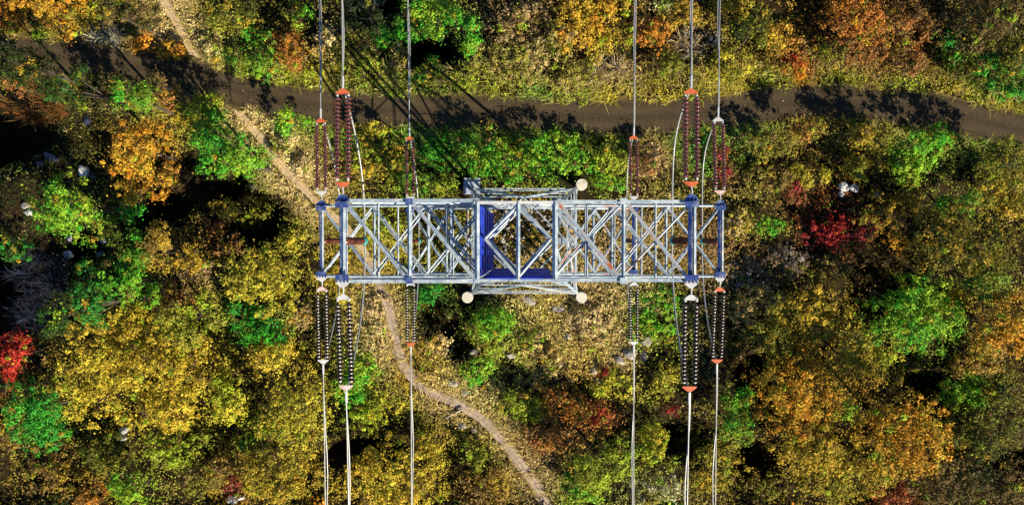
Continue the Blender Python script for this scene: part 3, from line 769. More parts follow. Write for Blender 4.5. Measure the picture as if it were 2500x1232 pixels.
 (B_, 1330, 1065, 60, 42, 1.8, 'brown', 'rust', .5, 'brown rust shrub right of the lower footpath'),
 (T, 1470, 1135, 68, 62, 5.2, 'olive', 'lime', .5, 'olive tree right of the footpath, with dark shade above it'),
 (T, 1625, 1110, 58, 45, 5.5, 'lime', 'gold', .4, 'lime gold tree between the two lower right wires'),
 (B_, 1410, 1200, 50, 34, 2.0, 'lime', 'green', .4, 'lime green shrub at the bottom edge right of the footpath end'),
 (T, 1580, 1195, 70, 40, 3.2, 'olive', 'cream', .3, 'pale olive tree at the bottom edge under the thin right wire'),
 (B_, 1600, 780, 55, 75, 1.2, 'lime', 'green', .5, 'low lime grassy shrub between the two lower right insulators'),
 (B_, 1610, 920, 45, 45, 1.4, 'olive', 'yellow', .5, 'low olive yellow shrub right of the grey boulders'),
 # --- between road and pylon
 (T, 1215, 375, 85, 52, 2.6, 'green', 'lime', .45, 'green tree just above the pylon, left one of the pair under the road'),
 (T, 1360, 375, 88, 46, 2.2, 'green', 'lime', .35, 'green tree just above the pylon, right one of the pair under the road'),
 (B_, 1480, 380, 50, 42, 2.4, 'lime', 'olive', .4, 'lime olive shrub left of the middle right upper insulators'),
 (B_, 1600, 400, 45, 46, 2.0, 'rust', 'tan', .5, 'rust tan shrub right of the middle right upper insulators'),
 (B_, 920, 395, 60, 48, 2.2, 'gold', 'olive', .5, 'gold olive shrub between the upper left insulators'),
 (B_, 900, 325, 45, 26, 1.8, 'lime', 'gold', .5, 'lime gold shrub on the lower verge by the long upper left insulators'),
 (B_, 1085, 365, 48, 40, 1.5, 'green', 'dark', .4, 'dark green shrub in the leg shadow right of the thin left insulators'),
 (B_, 1000, 440, 50, 36, 2.0, 'olive', 'green', .5, 'olive shrub behind the thin upper left insulators'),
 (B_, 1085, 460, 30, 26, 1.8, 'olive', 'lime', .5, 'olive lime bush left of the square footing'),
 (B_, 1490, 440, 40, 34, 1.3, 'lime', 'green', .4, 'lime green bush right of the back right footing'),
 # --- right bank
 (B_, 1980, 320, 46, 38, 3.0, 'rust', 'olive', .45, 'rust and olive shrub on the lower side of the road at right'),
 (B_, 1870, 345, 60, 38, 2.2, 'brown', 'olive', .5, 'brown olive shrub below the road right of the rightmost insulators'),
 (T, 2070, 330, 50, 34, 3.0, 'olive', 'gold', .5, 'olive gold tree below the road right of the rust shrub'),
 (T, 2222, 385, 50, 78, 3.6, 'lime', 'green', .45, 'narrow bright lime tree below the road at far right'),
 (B_, 2300, 335, 60, 28, 2.4, 'olive', 'green', .5, 'olive green shrub on the lower side of the road near the right edge'),
 (T, 2430, 385, 70, 40, 3.6, 'olive', 'dark', .4, 'olive tree near the right edge below the road end'),
 (B_, 2110, 400, 60, 40, 2.0, 'gold', 'olive', .5, 'gold olive shrub left of the narrow lime tree'),
 (B_, 1970, 425, 65, 28, 1.6, 'yellow', 'olive', .5, 'yellow olive shrub above the red thicket'),
 (B_, 1880, 430, 48, 50, 1.8, 'olive', 'brown', .5, 'olive brown shrub right of the upper right insulators'),
 (B_, 1770, 395, 22, 40, 1.8, 'crimson', 'brown', .4, 'narrow crimson bush touching the rightmost upper insulators'),
 (B_, 1945, 468, 34, 24, 1.5, 'crimson', 'brown', .4, 'small crimson bush above the red thicket, left of white stones'),
 (B_, 2010, 570, 62, 44, 1.5, 'crimson', 'red', .5, 'crimson red thicket, left half of the wide red patch'),
 (B_, 2110, 560, 62, 48, 1.5, 'crimson', 'olive', .4, 'crimson thicket mixed with olive, right half of the wide red patch'),
 (B_, 2180, 500, 60, 60, 1.8, 'gold', 'brown', .4, 'gold brown shrub right of the red thicket'),
 (B_, 2180, 585, 40, 26, 1.6, 'orange', 'gold', .5, 'orange gold bush below the gold brown shrub'),
 (T, 2330, 590, 115, 70, 5.5, 'dark', 'gold', .3, 'dark tree dotted with gold in the right part'),
 (T, 2335, 500, 55, 34, 3.5, 'olive', 'green', .5, 'olive green tree above the dark gold dotted tree'),
 (T, 2440, 480, 70, 55, 3.2, 'olive', 'gold', .5, 'olive gold tree at the right edge in the middle'),
 (T, 2245, 775, 105, 88, 6.0, 'green', 'lime', .35, 'big bright green tree in the right part, dark shade on its left'),
 (T, 2400, 680, 60, 50, 4.0, 'olive', 'emerald', .3, 'olive emerald tree right of the big bright green tree'),
 (T, 2445, 790, 75, 62, 5.0, 'orange', 'gold', .4, 'bright orange tree at the right edge'),
 (B_, 2345, 735, 38, 26, 3.5, 'orange', 'gold', .5, 'orange bush between the big bright green tree and bright orange tree'),
 (B_, 1870, 560, 48, 22, 1.4, 'lime', 'green', .5, 'low lime bush left of the red thicket'),
 (B_, 1810, 540, 36, 44, 1.3, 'yellow', 'tan', .5, 'yellow tan shrub just right of the right crossarm ends'),
 (B_, 1870, 655, 90, 45, 1.4, 'brown', 'grey', .4, 'wide low grey brown shrub right of the crossarms'),
 (B_, 2010, 660, 70, 34, 1.4, 'brown', 'olive', .5, 'low brown olive shrub below the red thicket'),
 (B_, 1850, 750, 70, 48, 1.8, 'gold', 'tan', .5, 'gold tan shrub right of the lower right insulators'),
 (T, 1985, 775, 95, 60, 3.4, 'olive', 'gold', .5, 'olive gold tree left of the big bright green tree'),
 (T, 2070, 870, 85, 46, 3.8, 'gold', 'olive', .5, 'golden tree at the lower left of the big bright green tree'),
 (B_, 2150, 860, 36, 30, 3.4, 'yellow', 'lime', .4, 'yellow bush tucked under the big bright green tree'),
 (T, 1860, 830, 60, 38, 3.0, 'olive', 'dark', .4, 'olive tree above the dark gap right of the lower right insulators'),
 # --- bottom right
 (T, 1790, 955, 38, 34, 3.2, 'green', 'lime', .35, 'small green tree right of the rightmost lower wire, upper one'),
 (T, 1795, 1045, 44, 48, 3.2, 'green', 'olive', .5, 'green olive tree right of the rightmost lower wire, lower one'),
 (T, 1955, 975, 115, 95, 8.0, 'gold', 'orange', .5, 'big orange gold tree in the lower right, left one of the pair'),
 (T, 1960, 1080, 85, 55, 5.0, 'gold', 'olive', .4, 'golden tree touching the underside of the big orange gold tree'),
 (T, 2195, 1040, 108, 88, 7.0, 'gold', 'orange', .4, 'big golden tree in the lower right, right one of the pair'),
 (B_, 2070, 1000, 18, 24, 3.0, 'lime', 'green', .4, 'small lime bush between the two big golden trees'),
 (T, 2060, 1150, 110, 55, 3.6, 'olive', 'gold', .5, 'olive gold tree below the pair of big golden trees'),
 (B_, 2175, 1210, 48, 28, 2.4, 'crimson', 'rust', .5, 'dull red bush at the bottom edge in the lower right'),
 (T, 2350, 950, 62, 46, 4.0, 'lime', 'green', .5, 'lime green tree right of the big golden pair'),
 (T, 2370, 860, 75, 40, 3.4, 'gold', 'brown', .5, 'gold brown tree below the bright orange tree'),
 (B_, 2430, 930, 60, 50, 2.6, 'olive', 'dark', .4, 'olive shrub at the right edge beside the lime green tree'),
 (T, 2390, 1050, 80, 45, 3.2, 'dark', 'olive', .4, 'dark olive tree near the right edge in the lower right'),
 (T, 2320, 1160, 90, 60, 3.2, 'dark', 'brown', .5, 'dark brown tree at the bottom near the lower right corner'),
 (T, 2450, 1170, 70, 60, 3.4, 'brown', 'dark', .5, 'brown dark tree in the lower right corner'),
 (B_, 1760, 1150, 60, 60, 2.2, 'olive', 'gold', .5, 'olive gold shrub at the bottom right of the rightmost wire'),
 (B_, 1870, 1190, 60, 42, 2.2, 'olive', 'brown', .4, 'olive brown shrub at the bottom edge under the golden pair'),
 (B_, 1690, 1060, 34, 50, 1.8, 'brown', 'olive', .5, 'brown shrub between the two rightmost lower wires'),
 # --- in the dark hollows
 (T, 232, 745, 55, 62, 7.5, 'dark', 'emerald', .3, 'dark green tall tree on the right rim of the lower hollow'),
 (D_, 100, 690, 90, 70, 1.2, 'bluegrey', 'shade_grey', .5, 'leafless thicket in the lower dark hollow, shade in its bluish colour'),  # twig colours here and below darkened to hold the hollow's shade
 (D_, 70, 770, 60, 45, 1.2, 'shade_grey', 'bluegrey', .5, 'leafless shrub in the dark hollow above the red tree, shade in its grey'),
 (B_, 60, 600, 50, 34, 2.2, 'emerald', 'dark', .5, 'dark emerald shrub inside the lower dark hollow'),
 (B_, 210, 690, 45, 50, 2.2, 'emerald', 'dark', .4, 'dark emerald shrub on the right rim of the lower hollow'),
]
# further low patches of ground cover (px, py, radius px, colour, weight): dry grass beside the paths, verges, heather, and shade painted in as 'dark'
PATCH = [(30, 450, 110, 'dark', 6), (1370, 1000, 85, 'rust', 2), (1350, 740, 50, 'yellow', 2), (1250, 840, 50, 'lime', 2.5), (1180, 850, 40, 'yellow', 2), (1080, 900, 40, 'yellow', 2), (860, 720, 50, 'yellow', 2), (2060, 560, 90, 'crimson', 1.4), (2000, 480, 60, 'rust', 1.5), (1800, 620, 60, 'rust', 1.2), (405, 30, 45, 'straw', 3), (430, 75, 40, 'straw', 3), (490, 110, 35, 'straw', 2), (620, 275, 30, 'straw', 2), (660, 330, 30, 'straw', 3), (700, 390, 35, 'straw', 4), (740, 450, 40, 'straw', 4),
         (690, 420, 25, 'straw', 4), (900, 700, 35, 'straw', 4), (915, 780, 45, 'straw', 4), (940, 860, 40, 'straw', 3), (1020, 900, 45, 'gold', 3), (1080, 940, 45, 'straw', 3), (1200, 990, 40, 'straw', 3),
         (1250, 1060, 30, 'straw', 3), (1290, 1120, 35, 'tan', 4), (1320, 1190, 35, 'tan', 3), (1150, 960, 40, 'straw', 3), (1400, 760, 90, 'straw', 2.5), (1320, 830, 80, 'straw', 2.5), (1340, 790, 45, 'yellow', 2.5), (1440, 850, 40, 'yellow', 2.5), (1290, 880, 40, 'lime', 2), (1500, 770, 35, 'lime', 2), (1480, 840, 60, 'straw', 3),
         (1450, 720, 60, 'tan', 3), (1540, 750, 50, 'straw', 2), (1400, 880, 60, 'gold', 2), (1230, 850, 50, 'lime', 2), (840, 560, 60, 'olive', 2), (860, 650, 60, 'gold', 3), (920, 560, 50, 'lime', 2), (960, 620, 40, 'yellow', 3),
         (1050, 560, 50, 'olive', 2), (1600, 580, 80, 'tan', 3), (1640, 480, 50, 'olive', 3), (1650, 680, 40, 'olive', 2), (1520, 600, 60, 'tan', 2), (1700, 600, 60, 'rust', 1.5), (1740, 640, 60, 'tan', 2), (1300, 560, 60, 'gold', 1.5), (1350, 620, 40, 'tan', 2),
         (1500, 252, 32, 'yellow', 2), (1620, 248, 32, 'yellow', 3), (1400, 245, 34, 'lime', 2), (1300, 240, 34, 'green', 2), (1780, 225, 36, 'yellow', 3), (1900, 210, 34, 'lime', 2), (2050, 208, 36, 'lime', 2),
         (2200, 220, 34, 'lime', 2), (2320, 245, 34, 'yellow', 2), (2430, 270, 34, 'yellow', 2), (700, 210, 50, 'lime', 3), (640, 200, 40, 'lime', 2), (1150, 225, 60, 'lime', 2), (980, 215, 50, 'lime', 2),
         (1050, 330, 80, 'green', 2), (1700, 345, 60, 'green', 2), (1820, 320, 60, 'green', 2), (2120, 310, 50, 'olive', 2), (2400, 340, 60, 'green', 2), (900, 310, 60, 'green', 2),
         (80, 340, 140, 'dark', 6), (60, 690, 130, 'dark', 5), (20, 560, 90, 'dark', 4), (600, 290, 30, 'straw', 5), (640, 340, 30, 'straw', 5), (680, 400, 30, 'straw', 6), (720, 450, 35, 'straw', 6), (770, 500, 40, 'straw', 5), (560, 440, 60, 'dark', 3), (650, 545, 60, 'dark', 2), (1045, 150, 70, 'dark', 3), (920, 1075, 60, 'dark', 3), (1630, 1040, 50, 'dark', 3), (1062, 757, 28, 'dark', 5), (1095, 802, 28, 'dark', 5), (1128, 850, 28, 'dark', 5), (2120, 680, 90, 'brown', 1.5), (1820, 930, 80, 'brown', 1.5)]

def nrmz(a): return a / (np.linalg.norm(a, axis=-1, keepdims=True) + 1e-9)
def leaf_quads(c, nrm, length, width, rng, tint):
    """rhombus leaves at c with normals nrm"""
    n = len(c)
    r = rng.normal(size=(n, 3)); a = nrmz(np.cross(nrm, r)); b_ = np.cross(nrm, a)
    length = length[:, None]; width = width[:, None]
    fold = nrm * (length * .12)
    V = np.stack([c - a * length * .5, c + b_ * width * .5 + fold, c + a * length * .5, c - b_ * width * .5 + fold], 1).reshape(-1, 3)
    return V, np.arange(4 * n).reshape(n, 4), np.repeat(tint, 4, 0)

DENS = 245.0
def crown(name, a, b_, H, base, c1, c2, share, rng, tree, px0):
    """a lobed crown of leaf tufts, local to the plant's foot"""
    ab = a * b_
    nl = int(np.clip(ab * 2.0, 5, 46))
    Rl = np.clip(rng.uniform(.30, .52, nl) * math.sqrt(ab), .28, 1.7)
    u = np.sqrt(rng.rand(nl)); th = rng.rand(nl) * 2 * math.pi
    k = np.clip(1 - Rl / max(a, b_) * .75, .25, 1)
    lx, ly = u * np.cos(th) * a * k, u * np.sin(th) * b_ * k
    dome = np.sqrt(np.clip(1 - (u * .85) ** 2, 0, 1))
    lz = base + (H - base) * (.26 + .62 * dome) - Rl * .55 + rng.normal(0, .10 * H, nl)
    N = int(DENS * math.pi * ab * (1.15 if tree else 1.0))
    per = 42
    nc = max(6, N // per)
    w_ = Rl ** 2; li = rng.choice(nl, nc, p=w_ / w_.sum())
    d = rng.normal(size=(nc, 3)); d[:, 2] = np.abs(d[:, 2]) * 1.0 - .25; d = nrmz(d)
    rr = Rl[li] * rng.uniform(.70, 1.12, nc)
    cc = np.stack([lx[li], ly[li], lz[li]], 1) + d * rr[:, None] * np.array([1, 1, .85])
    cc[:, 2] = np.maximum(cc[:, 2], rng.uniform(.05, .35, nc))
    rc = rng.uniform(.12, .36, nc) * (1.15 if tree else .9)          # small sprays of leaves on the lobes
    lobe_mix = np.clip(rng.normal(share, .30, nl), 0, 1)            # lobes lean to one of the two colours
    tm = np.clip(lobe_mix[li] + rng.normal(0, .20, nc), 0, 1)
    tcol = c1[None] * (1 - tm[:, None]) + c2[None] * tm[:, None]
    tcol = tcol * rng.uniform(.70, 1.30, nc)[:, None]
    odd = rng.rand(nc) < .15                                        # leaves turning early or late
    tcol[odd] = np.array([PAL[k] for k in ('brown', 'olive', 'lime', 'gold')])[rng.randint(0, 4, odd.sum())] * rng.uniform(.6, 1.1, odd.sum())[:, None]
    ti = np.repeat(np.arange(nc), per)
    e = rng.normal(size=(len(ti), 3)); e[:, 2] = np.abs(e[:, 2]) - .2; e = nrmz(e)
    c = cc[ti] + e * (rc[ti] * rng.uniform(.45, 1.15, len(ti)))[:, None]
    stray = rng.rand(len(ti)) < .16
    c[stray] += rng.normal(0, .30, (stray.sum(), 3)) * [1, 1, .6]
    c[:, 2] = np.maximum(c[:, 2], .02)
    nr = nrmz(d[ti] * .35 + e * .65 + np.array([0, 0, .30]) + rng.normal(size=(len(ti), 3)) * .38)
    Ln = rng.uniform(.07, .215, len(ti))
    V, Fq, C = leaf_quads(c, nr, Ln, Ln * rng.uniform(.55, .95, len(ti)), rng, np.clip(tcol[ti] * rng.uniform(.85, 1.15, len(ti))[:, None], .002, .8))
    me = mesh_np(name, V, Fq, M_leaf, C)
    return me, np.stack([lx, ly, lz], 1)
def stem_mesh(name, H, lobes, rng, tree):
    mb = MB()
    hb = H * (.35 if tree else .12)
    r0 = .04 + .010 * H if tree else .03
    fk = np.array([rng.normal(0, .1), rng.normal(0, .1), hb])
    mb.tube([(0, 0, -.4), (0, 0, 0), fk * [.4, .4, .5], fk], [r0 * 1.3, r0 * 1.1, r0, r0 * .8], 6)
    for i in rng.choice(len(lobes), min(len(lobes), 8), replace=False):
        p = lobes[i]; q = fk + (p - fk) * .5 + [0, 0, .12 * H]
        mb.tube([fk, q, p], [r0 * .45, r0 * .25, r0 * .08], 5)
    return mb.mesh(name, M_bark)
def bare_mesh(a, b_, H, c1, c2, share, rng):
    """leafless twigs: thin curved blades springing from several feet"""
    N = int(math.pi * a * b_ * 34) + 60
    u = np.sqrt(rng.rand(N)); th = rng.rand(N) * 6.283
    nf = max(4, int(a * b_ * 1.6)); fu = np.sqrt(rng.rand(nf)) * .8; ft_ = rng.rand(nf) * 6.283
    fi = rng.randint(0, nf, N)
    f0 = np.stack([fu * np.cos(ft_) * a, fu * np.sin(ft_) * b_, np.zeros(nf)], 1)[fi]
    ang = rng.rand(N) * 6.283; Lr = rng.uniform(.4, 1.5, N)
    tip = f0 + np.stack([np.cos(ang) * Lr, np.sin(ang) * Lr, H * rng.uniform(.45, 1.0, N)], 1)
    mid = f0 * .45 + tip * .55 + np.stack([np.zeros(N), np.zeros(N), H * .22 * np.ones(N)], 1) + rng.normal(0, .12, (N, 3))
    s_ = nrmz(np.cross(tip - f0, rng.normal(size=(N, 3)))) * rng.uniform(.012, .034, N)[:, None]
    V = np.stack([f0 - s_, f0 + s_, mid - s_ * .8, mid + s_ * .8, tip - s_ * .2, tip + s_ * .2], 1).reshape(-1, 3)
    i6 = np.arange(N)[:, None] * 6
    Fq = np.concatenate([i6 + np.array([0, 1, 3, 2]), i6 + np.array([2, 3, 5, 4])])
    m = (rng.rand(N) < share)[:, None]
    C = np.repeat(np.where(m, c2, c1) * rng.uniform(.6, 1.3, N)[:, None], 6, 0)
    return mesh_np('twigs', V, Fq, M_leaf, C)

GRP = {T: 'autumn trees round the pylon', B_: 'autumn shrubs round the pylon', D_: 'leafless shrubs round the pylon'}
for i, (kind, px, py, rx, ry, H, k1, k2, share, label) in enumerate(PL):
    rng = np.random.RandomState(100 + i)
    H *= 1.3 if not (px < 640 and 205 < py < 830) else 1.85
    gz0 = float(terrain(*at(px, py, 0.0)[:2]))
    zm = gz0 + H * .6
    P = at(px, py, zm)
    gz = float(terrain(P[0], P[1]))
    sc = (HC - zm) / F
    a, b_ = rx * sc * 1.16, ry * sc * 1.16
    root = thing({T: 'tree', B_: 'shrub', D_: 'bare_shrub'}[kind], label, {T: 'tree', B_: 'shrub', D_: 'shrub'}[kind], (P[0], P[1], gz - .02), GRP[kind])
    if kind == D_:
        link('twigs', bare_mesh(a, b_, H, PAL[k1], PAL[k2], share, rng), root)
        continue
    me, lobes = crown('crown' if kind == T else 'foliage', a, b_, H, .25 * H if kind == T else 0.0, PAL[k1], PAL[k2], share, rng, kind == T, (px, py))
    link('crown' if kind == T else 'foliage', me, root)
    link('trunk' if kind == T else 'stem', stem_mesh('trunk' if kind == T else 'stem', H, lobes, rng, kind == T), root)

# ground cover: one mass of small leaves and blades whose colour follows the plants round it
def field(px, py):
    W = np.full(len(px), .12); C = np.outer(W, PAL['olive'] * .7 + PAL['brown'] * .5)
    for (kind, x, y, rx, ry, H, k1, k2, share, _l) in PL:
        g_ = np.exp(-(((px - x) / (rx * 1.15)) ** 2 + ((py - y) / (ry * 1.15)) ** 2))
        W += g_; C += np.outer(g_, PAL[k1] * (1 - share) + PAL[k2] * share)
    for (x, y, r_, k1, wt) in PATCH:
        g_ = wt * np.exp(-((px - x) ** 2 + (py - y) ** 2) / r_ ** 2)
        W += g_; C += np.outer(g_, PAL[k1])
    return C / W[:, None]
rng = np.random.RandomState(7)
def scatter(x0, x1, y0, y1, dens):
    n = int((x1 - x0) * (y1 - y0) * dens)
    return rng.uniform(x0, x1, n), rng.uniform(y0, y1, n)
def clear_of_tracks(x, y, hr, hp):
    d = dist_to(road_l, x, y)
    ok = d > hr + .9 * (vnoise(x, y, 1.0, 4) - .5)
    for L in path_ls: ok &= dist_to(L, x, y) > hp + .35 * (vnoise(x, y, .7, 5) - .4)
    return ok
X0, X1, Y0, Y1 = -46, 46, -23.5, 22.5
tx, ty = scatter(X0, X1, Y0, Y1, 14.0)
ok = clear_of_tracks(tx, ty, 1.5, .56) & ~((abs(abs(tx) - 4.6) < .95) & (abs(abs(ty) - 4.6) < .95))
keep = rng.rand(len(tx)) < (.25 + .9 * vnoise(tx, ty, 1.6, 6)) * np.where(terrain(tx, ty) < -1.3, .5, 1) * np.where(terrain(tx, ty) < -3.5, .3, 1) * np.where((abs(tx) < 4) & (abs(ty) < 4), .3, 1)
tx, ty = tx[ok & keep], ty[ok & keep]
tz = terrain(tx, ty)
qx, qy = to_px(tx, ty, tz)
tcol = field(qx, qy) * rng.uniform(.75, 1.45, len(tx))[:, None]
lum = tcol.mean(1)
alt = rng.rand(len(tx)) < .12
tcol[alt] = np.array([PAL[k] for k in ('brown', 'olive', 'lime', 'tan')])[rng.randint(0, 4, alt.sum())]
per = 7
ti = np.repeat(np.arange(len(tx)), per)
hgt = (.12 + .75 * vnoise(tx + 30, ty, 2.2, 7) ** 1.5)[ti]
off = np.stack([rng.normal(0, .15, len(ti)), rng.normal(0, .15, len(ti)), hgt * rng.uniform(.2, 1.2, len(ti))], 1)
c = np.stack([tx, ty, tz], 1)[ti] + off
nr = nrmz(off * [2, 2, .4] + [.15, -.17, .6] + rng.normal(size=off.shape) * .36)
Ln = rng.uniform(.09, .24, len(ti))
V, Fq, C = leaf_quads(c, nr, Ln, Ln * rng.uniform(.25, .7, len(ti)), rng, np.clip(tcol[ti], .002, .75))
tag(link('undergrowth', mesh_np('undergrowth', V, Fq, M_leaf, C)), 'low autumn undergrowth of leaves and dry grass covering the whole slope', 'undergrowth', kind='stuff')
# grass: upright and bent blades, thick on the verges and beside the footpaths
gx, gy = scatter(X0, X1, Y0, Y1, 26)
dr = dist_to(road_l, gx, gy); dp = np.minimum(dist_to(path_ls[0], gx, gy), dist_to(path_ls[1], gx, gy))
pr = np.exp(-((dr - 2.6) / 1.3) ** 2) * .9 + np.exp(-(np.maximum(dp - .9, 0) / 1.6) ** 2) * .9
qx, qy = to_px(gx, gy, 0)
for (x, y, r_, k1, wt) in PATCH:
    if k1 in ('straw', 'yellow', 'tan'): pr += .8 * np.exp(-((qx - x) ** 2 + (qy - y) ** 2) / (r_ * 1.2) ** 2)
ok = (rng.rand(len(gx)) < pr * (.35 + .9 * vnoise(gx, gy, .9, 3))) & clear_of_tracks(gx, gy, 1.28, .40)
gx, gy, qx, qy = gx[ok], gy[ok], qx[ok], qy[ok]
gz = terrain(gx, gy); gcol = field(qx, qy) * .6 + .4 * np.where((rng.rand(len(gx)) < .5)[:, None], PAL['straw'], PAL['yellow'])
gcol = gcol * rng.uniform(.6, 1.25, len(gx))[:, None]
per = 5
ti = np.repeat(np.arange(len(gx)), per); n = len(ti)
f0 = np.stack([gx, gy, gz], 1)[ti] + np.c_[rng.normal(0, .06, (n, 2)), np.zeros(n)]
lean = rng.normal(0, .17, (n, 2)) + np.repeat(rng.normal(0, .14, (len(gx), 2)), per, 0); hh = rng.uniform(.18, .5, n)
tip = f0 + np.c_[lean * 1.6, hh * .8]; mid = f0 + np.c_[lean * .6, hh * .65]
s_ = nrmz(np.c_[rng.normal(size=(n, 2)), np.zeros(n)]) * rng.uniform(.012, .03, n)[:, None]
V = np.stack([f0 - s_, f0 + s_, mid + s_, mid - s_, tip + s_ * .3, tip - s_ * .3], 1).reshape(-1, 3)
i6 = np.arange(n)[:, None] * 6
Fq = np.concatenate([i6 + np.array([0, 1, 2, 3]), i6 + np.array([3, 2, 4, 5])])
tag(link('grass', mesh_np('grass', V, Fq, M_leaf, np.repeat(gcol[ti], 6, 0))), 'dry yellow and straw coloured grass along the road verges and footpath', 'grass', kind='stuff')
lx_, ly_ = scatter(X0, X1, Y0, Y1, 5)
dr = dist_to(road_l, lx_, ly_)
ok = (dr < 1.7) & (rng.rand(len(lx_)) < .10 + .9 * np.clip(dr / 1.6, 0, 1) ** 3)
lx_, ly_ = lx_[ok], ly_[ok]; n = len(lx_)
c = np.c_[lx_, ly_, terrain(lx_, ly_) + .065]
Ln = rng.uniform(.06, .16, n)
V, Fq, C = leaf_quads(c, nrmz(rng.normal(size=(n, 3)) * .2 + [0, 0, 1]), Ln, Ln * .6, rng, np.array([PAL[k] for k in ('tan', 'gold', 'brown', 'olive')])[rng.randint(0, 4, n)] * rng.uniform(.5, 1.1, n)[:, None])
tag(link('fallen_leaves', mesh_np('fallen_leaves', V, Fq, M_leaf, C)), 'fallen leaves lying along the edges of the dark road', 'leaves', kind='stuff')
# woods beyond the picture on all sides
wx, wy = scatter(-95, 95, -75, 75, .16)
out_ = (wx < -45.5) | (wx > 45) | (wy < -23) | (wy > 22.2)
out_ &= dist_to(road_l, wx, wy) > 3.2
out_ &= (terrain(wx, wy) > -2.0) & ((abs(wx) < 60) & (abs(wy) < 36) | (rng.rand(len(wx)) < .65))
wx, wy = wx[out_], wy[out_]
mats = [PAL[k] for k in ('gold', 'olive', 'rust', 'green', 'orange', 'dark', 'lime', 'brown')]
CV, CC = [], []
for x, y in zip(wx, wy):
    far = abs(x) > 60 or abs(y) > 36
    Rr = rng.uniform(1.6, 3.0) if far else rng.uniform(1.0, 2.4); n = int((20 if far else 75) * Rr * Rr)
    d = nrmz(rng.normal(size=(n, 3))); d[:, 2] = abs(d[:, 2])
    c = np.array([x, y, terrain(x, y)]) + d * Rr * rng.uniform(.6, 1.1, n)[:, None] * [1, 1, 1.2]
    col = mats[rng.randint(8)] * rng.uniform(.6, 1.3, n)[:, None]
    Ln = rng.uniform(.25, .45, n) * (1.9 if far else 1)
    V, Fq, C = leaf_quads(c, nrmz(d + rng.normal(size=d.shape) * .5), Ln, Ln * .7, rng, col)
    CV.append(V); CC.append(C)
V = np.concatenate(CV); C = np.concatenate(CC)
tag(link('woods', mesh_np('woods', V, np.arange(len(V)).reshape(-1, 4), M_leaf, C)), 'autumn woods going on beyond the slope round the pylon', 'woods', kind='stuff')

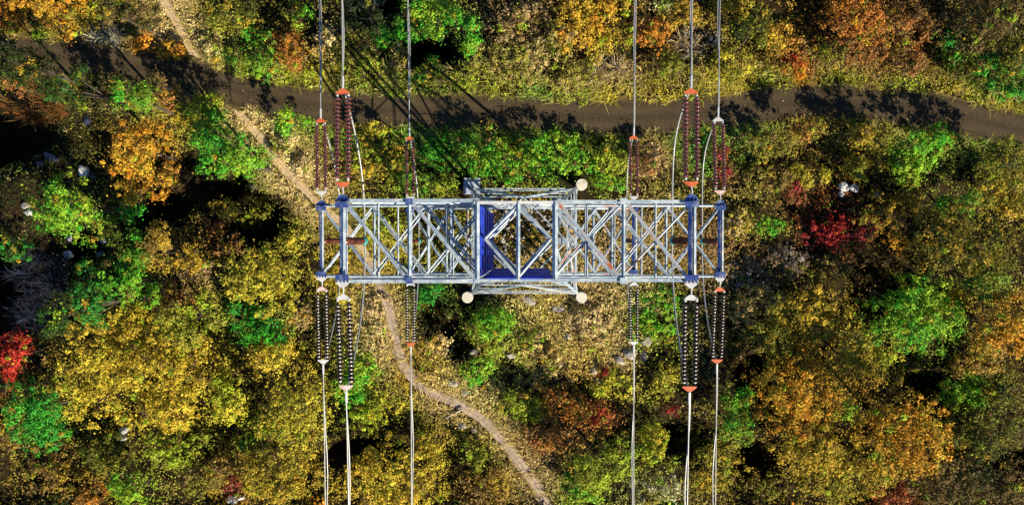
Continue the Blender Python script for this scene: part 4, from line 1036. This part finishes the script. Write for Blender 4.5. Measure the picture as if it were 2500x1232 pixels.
# ------------------------------------------------------------------ STONES, LOG
def rock_mesh(r, seed, mat, sub=2):
    import bmesh
    bm = bmesh.new(); bmesh.ops.create_icosphere(bm, subdivisions=sub, radius=1.0)
    rg = np.random.RandomState(seed)
    pl = nrmz(rg.normal(size=(12, 3))); dd = rg.uniform(.42, .85, 12)
    for v in bm.verts:
        p = np.array(v.co)
        for q_, k in zip(pl, dd):
            e = p @ q_ - k
            if e > 0: p = p - q_ * e * .9
        p = p * (1 + rg.normal(0, .05))
        v.co = p * np.array(r)
    me = bpy.data.meshes.new('rock'); bm.to_mesh(me); bm.free(); me.materials.append(mat)
    return me
ROCKS = [(213, 418, 17, 14, .5, M_rock_w, 'white boulder on the rim of the upper dark hollow'),
         (232, 432, 12, 8, .35, M_rock_b, 'bluish stone right below the white boulder of the upper hollow'),
         (66, 503, 11, 9, .4, M_rock_g, 'pale boulder at the left side of the big green tree, upper one'),
         (78, 520, 12, 9, .4, M_rock_w, 'pale boulder at the left side of the big green tree, lower one'),
         (200, 580, 7, 9, .4, M_rock_w, 'small upright white stone below the big green tree, upper one'),
         (200, 620, 13, 10, .4, M_rock_w, 'white stone below the big green tree, left one of a pair'),
         (228, 622, 11, 12, .4, M_rock_w, 'white stone below the big green tree, right one of a pair'),
         (253, 588, 8, 7, .3, M_rock_w, 'smallest white stone right of the white pair'),
         (632, 766, 17, 7, .4, M_rock_w, 'flat pale stone under the dark emerald bush'),
         (313, 1045, 11, 10, .9, M_rock_w, 'white stone in the largest golden tree'),
         (313, 1062, 10, 5, .9, M_rock_w, 'narrow white stone just under the one in the largest golden tree'),
         (572, 1215, 13, 8, .5, M_rock_w, 'white stone at the bottom edge, left one'),
         (592, 1210, 8, 6, .5, M_rock_w, 'small white stone at the bottom edge, right one'),
         (2055, 455, 13, 11, .5, M_rock_w, 'white stone in the red thicket, upper left one'),
         (2078, 462, 16, 9, .5, M_rock_w, 'white stone in the red thicket, right one'),
         (2047, 474, 8, 7, .4, M_rock_w, 'small white stone in the red thicket, lower left one'),
         (2138, 477, 13, 8, .4, M_rock_g, 'grey stone right of the white stones in the red thicket'),
         (1578, 832, 20, 14, .6, M_rock_g, 'large tan boulder at the lower middle right insulators, right one'),
         (1540, 858, 20, 18, .6, M_rock_g, 'large grey boulder under the lower middle right insulators'),
         (1512, 880, 17, 14, .5, M_rock_g, 'grey boulder at the lower left of the large grey one'),
         (1572, 868, 14, 14, .5, M_rock_g, 'grey boulder right of the thin wire, below the tan boulder'),
         (1448, 905, 12, 10, .4, M_rock_g, 'grey stone left of the tiny crimson bush'),
         (1458, 930, 10, 9, .3, M_rock_g, 'small grey stone below the tiny crimson bush'),
         (1385, 822, 14, 9, .3, M_rock_g, 'pale grey stone in the straw below the pylon'),
         (1365, 887, 12, 9, .3, M_rock_g, 'round pale stone in the straw left of the boulders'),
         (1246, 868, 13, 10, .4, M_rock_g, 'brownish stone below the large green tree'),
         (1160, 860, 13, 9, .4, M_rock_g, 'grey stone right of the footpath by dark shade'),
         (1110, 935, 17, 11, .4, M_rock_g, 'brown grey boulder right of the footpath bend'),
         (1135, 958, 12, 9, .3, M_rock_g, 'grey stone right below the boulder at the footpath bend'),
         (1130, 1035, 14, 9, .4, M_rock_g, 'grey stone below the log by the footpath'),
         (1158, 1048, 11, 7, .3, M_rock_g, 'flat grey stone right of the one below the log'),
         (1290, 735, 18, 13, .4, M_rock_g, 'dark boulder just below the pylon foot, left one'),
         (1362, 748, 16, 13, .4, M_rock_g, 'dark boulder just below the pylon foot, beside the front right footing'),
         (125, 385, 22, 12, .4, M_rock_b, 'wet stone tinted skylight blue in the upper dark hollow'),
         (100, 400, 14, 8, .3, M_rock_b, 'small wet stone tinted skylight blue in the upper dark hollow, left one'),
         (215, 295, 11, 16, .5, M_rock_b, 'bluish stone at the right rim of the upper hollow'),
         (620, 455, 16, 8, .3, M_rock_b, 'bluish stone in the shade under the deep green tree')]
for i, (px, py, rx, ry, h, mat, label) in enumerate(ROCKS):
    p = at(px, py, 0); p = at(px, py, float(terrain(p[0], p[1]))); gz = float(terrain(p[0], p[1]))
    s_ = .0347 * (1.3 if mat is M_rock_w else 1.1)
    o = link('rock', rock_mesh((rx * s_, ry * s_, h * .8), i, mat), None, (p[0], p[1], gz + h * (.9 if mat is M_rock_w else .5)))
    o.rotation_euler.z = rs.uniform(-.4, .4)
    tag(o, label, 'rock', 'stones on the slope')
p = at(1110, 1008, .25)
o = link('log', MB().tube([(-.75, -.42, 0), (0, .02, .05), (.7, .36, 0)], [.10, .09, .07], 7, True).mesh('log', M_wood), None, tuple(p))
tag(o, 'pale fallen log lying left of the lower footpath', 'log')
# rubble inside the pylon's base
n = 420
ux, uy = rng.uniform(-4.0, 4.0, n), rng.uniform(-3.8, 3.8, n)
mbr = MB()
ico = rock_mesh((1, 1, 1), 3, M_rock_g, 1)
iv = np.array([v.co[:] for v in ico.vertices]); iff = [tuple(p.vertices) for p in ico.polygons]
bpy.data.meshes.remove(ico)
for x, y in zip(ux, uy):
    s_ = rng.uniform(.08, .40) ** 1.2
    a = rng.rand() * 6.28; rot = np.array([[math.cos(a), -math.sin(a), 0], [math.sin(a), math.cos(a), 0], [0, 0, 1]])
    mbr.add([tuple(q) for q in (iv * s_ * [1, .75, .6]) @ rot.T + [x, y, float(terrain(x, y)) + .06]], iff)
tag(link('rubble', mbr.mesh('rubble', M_rock_g)), 'loose grey rubble on the ground inside the pylon base', 'rubble', kind='stuff')
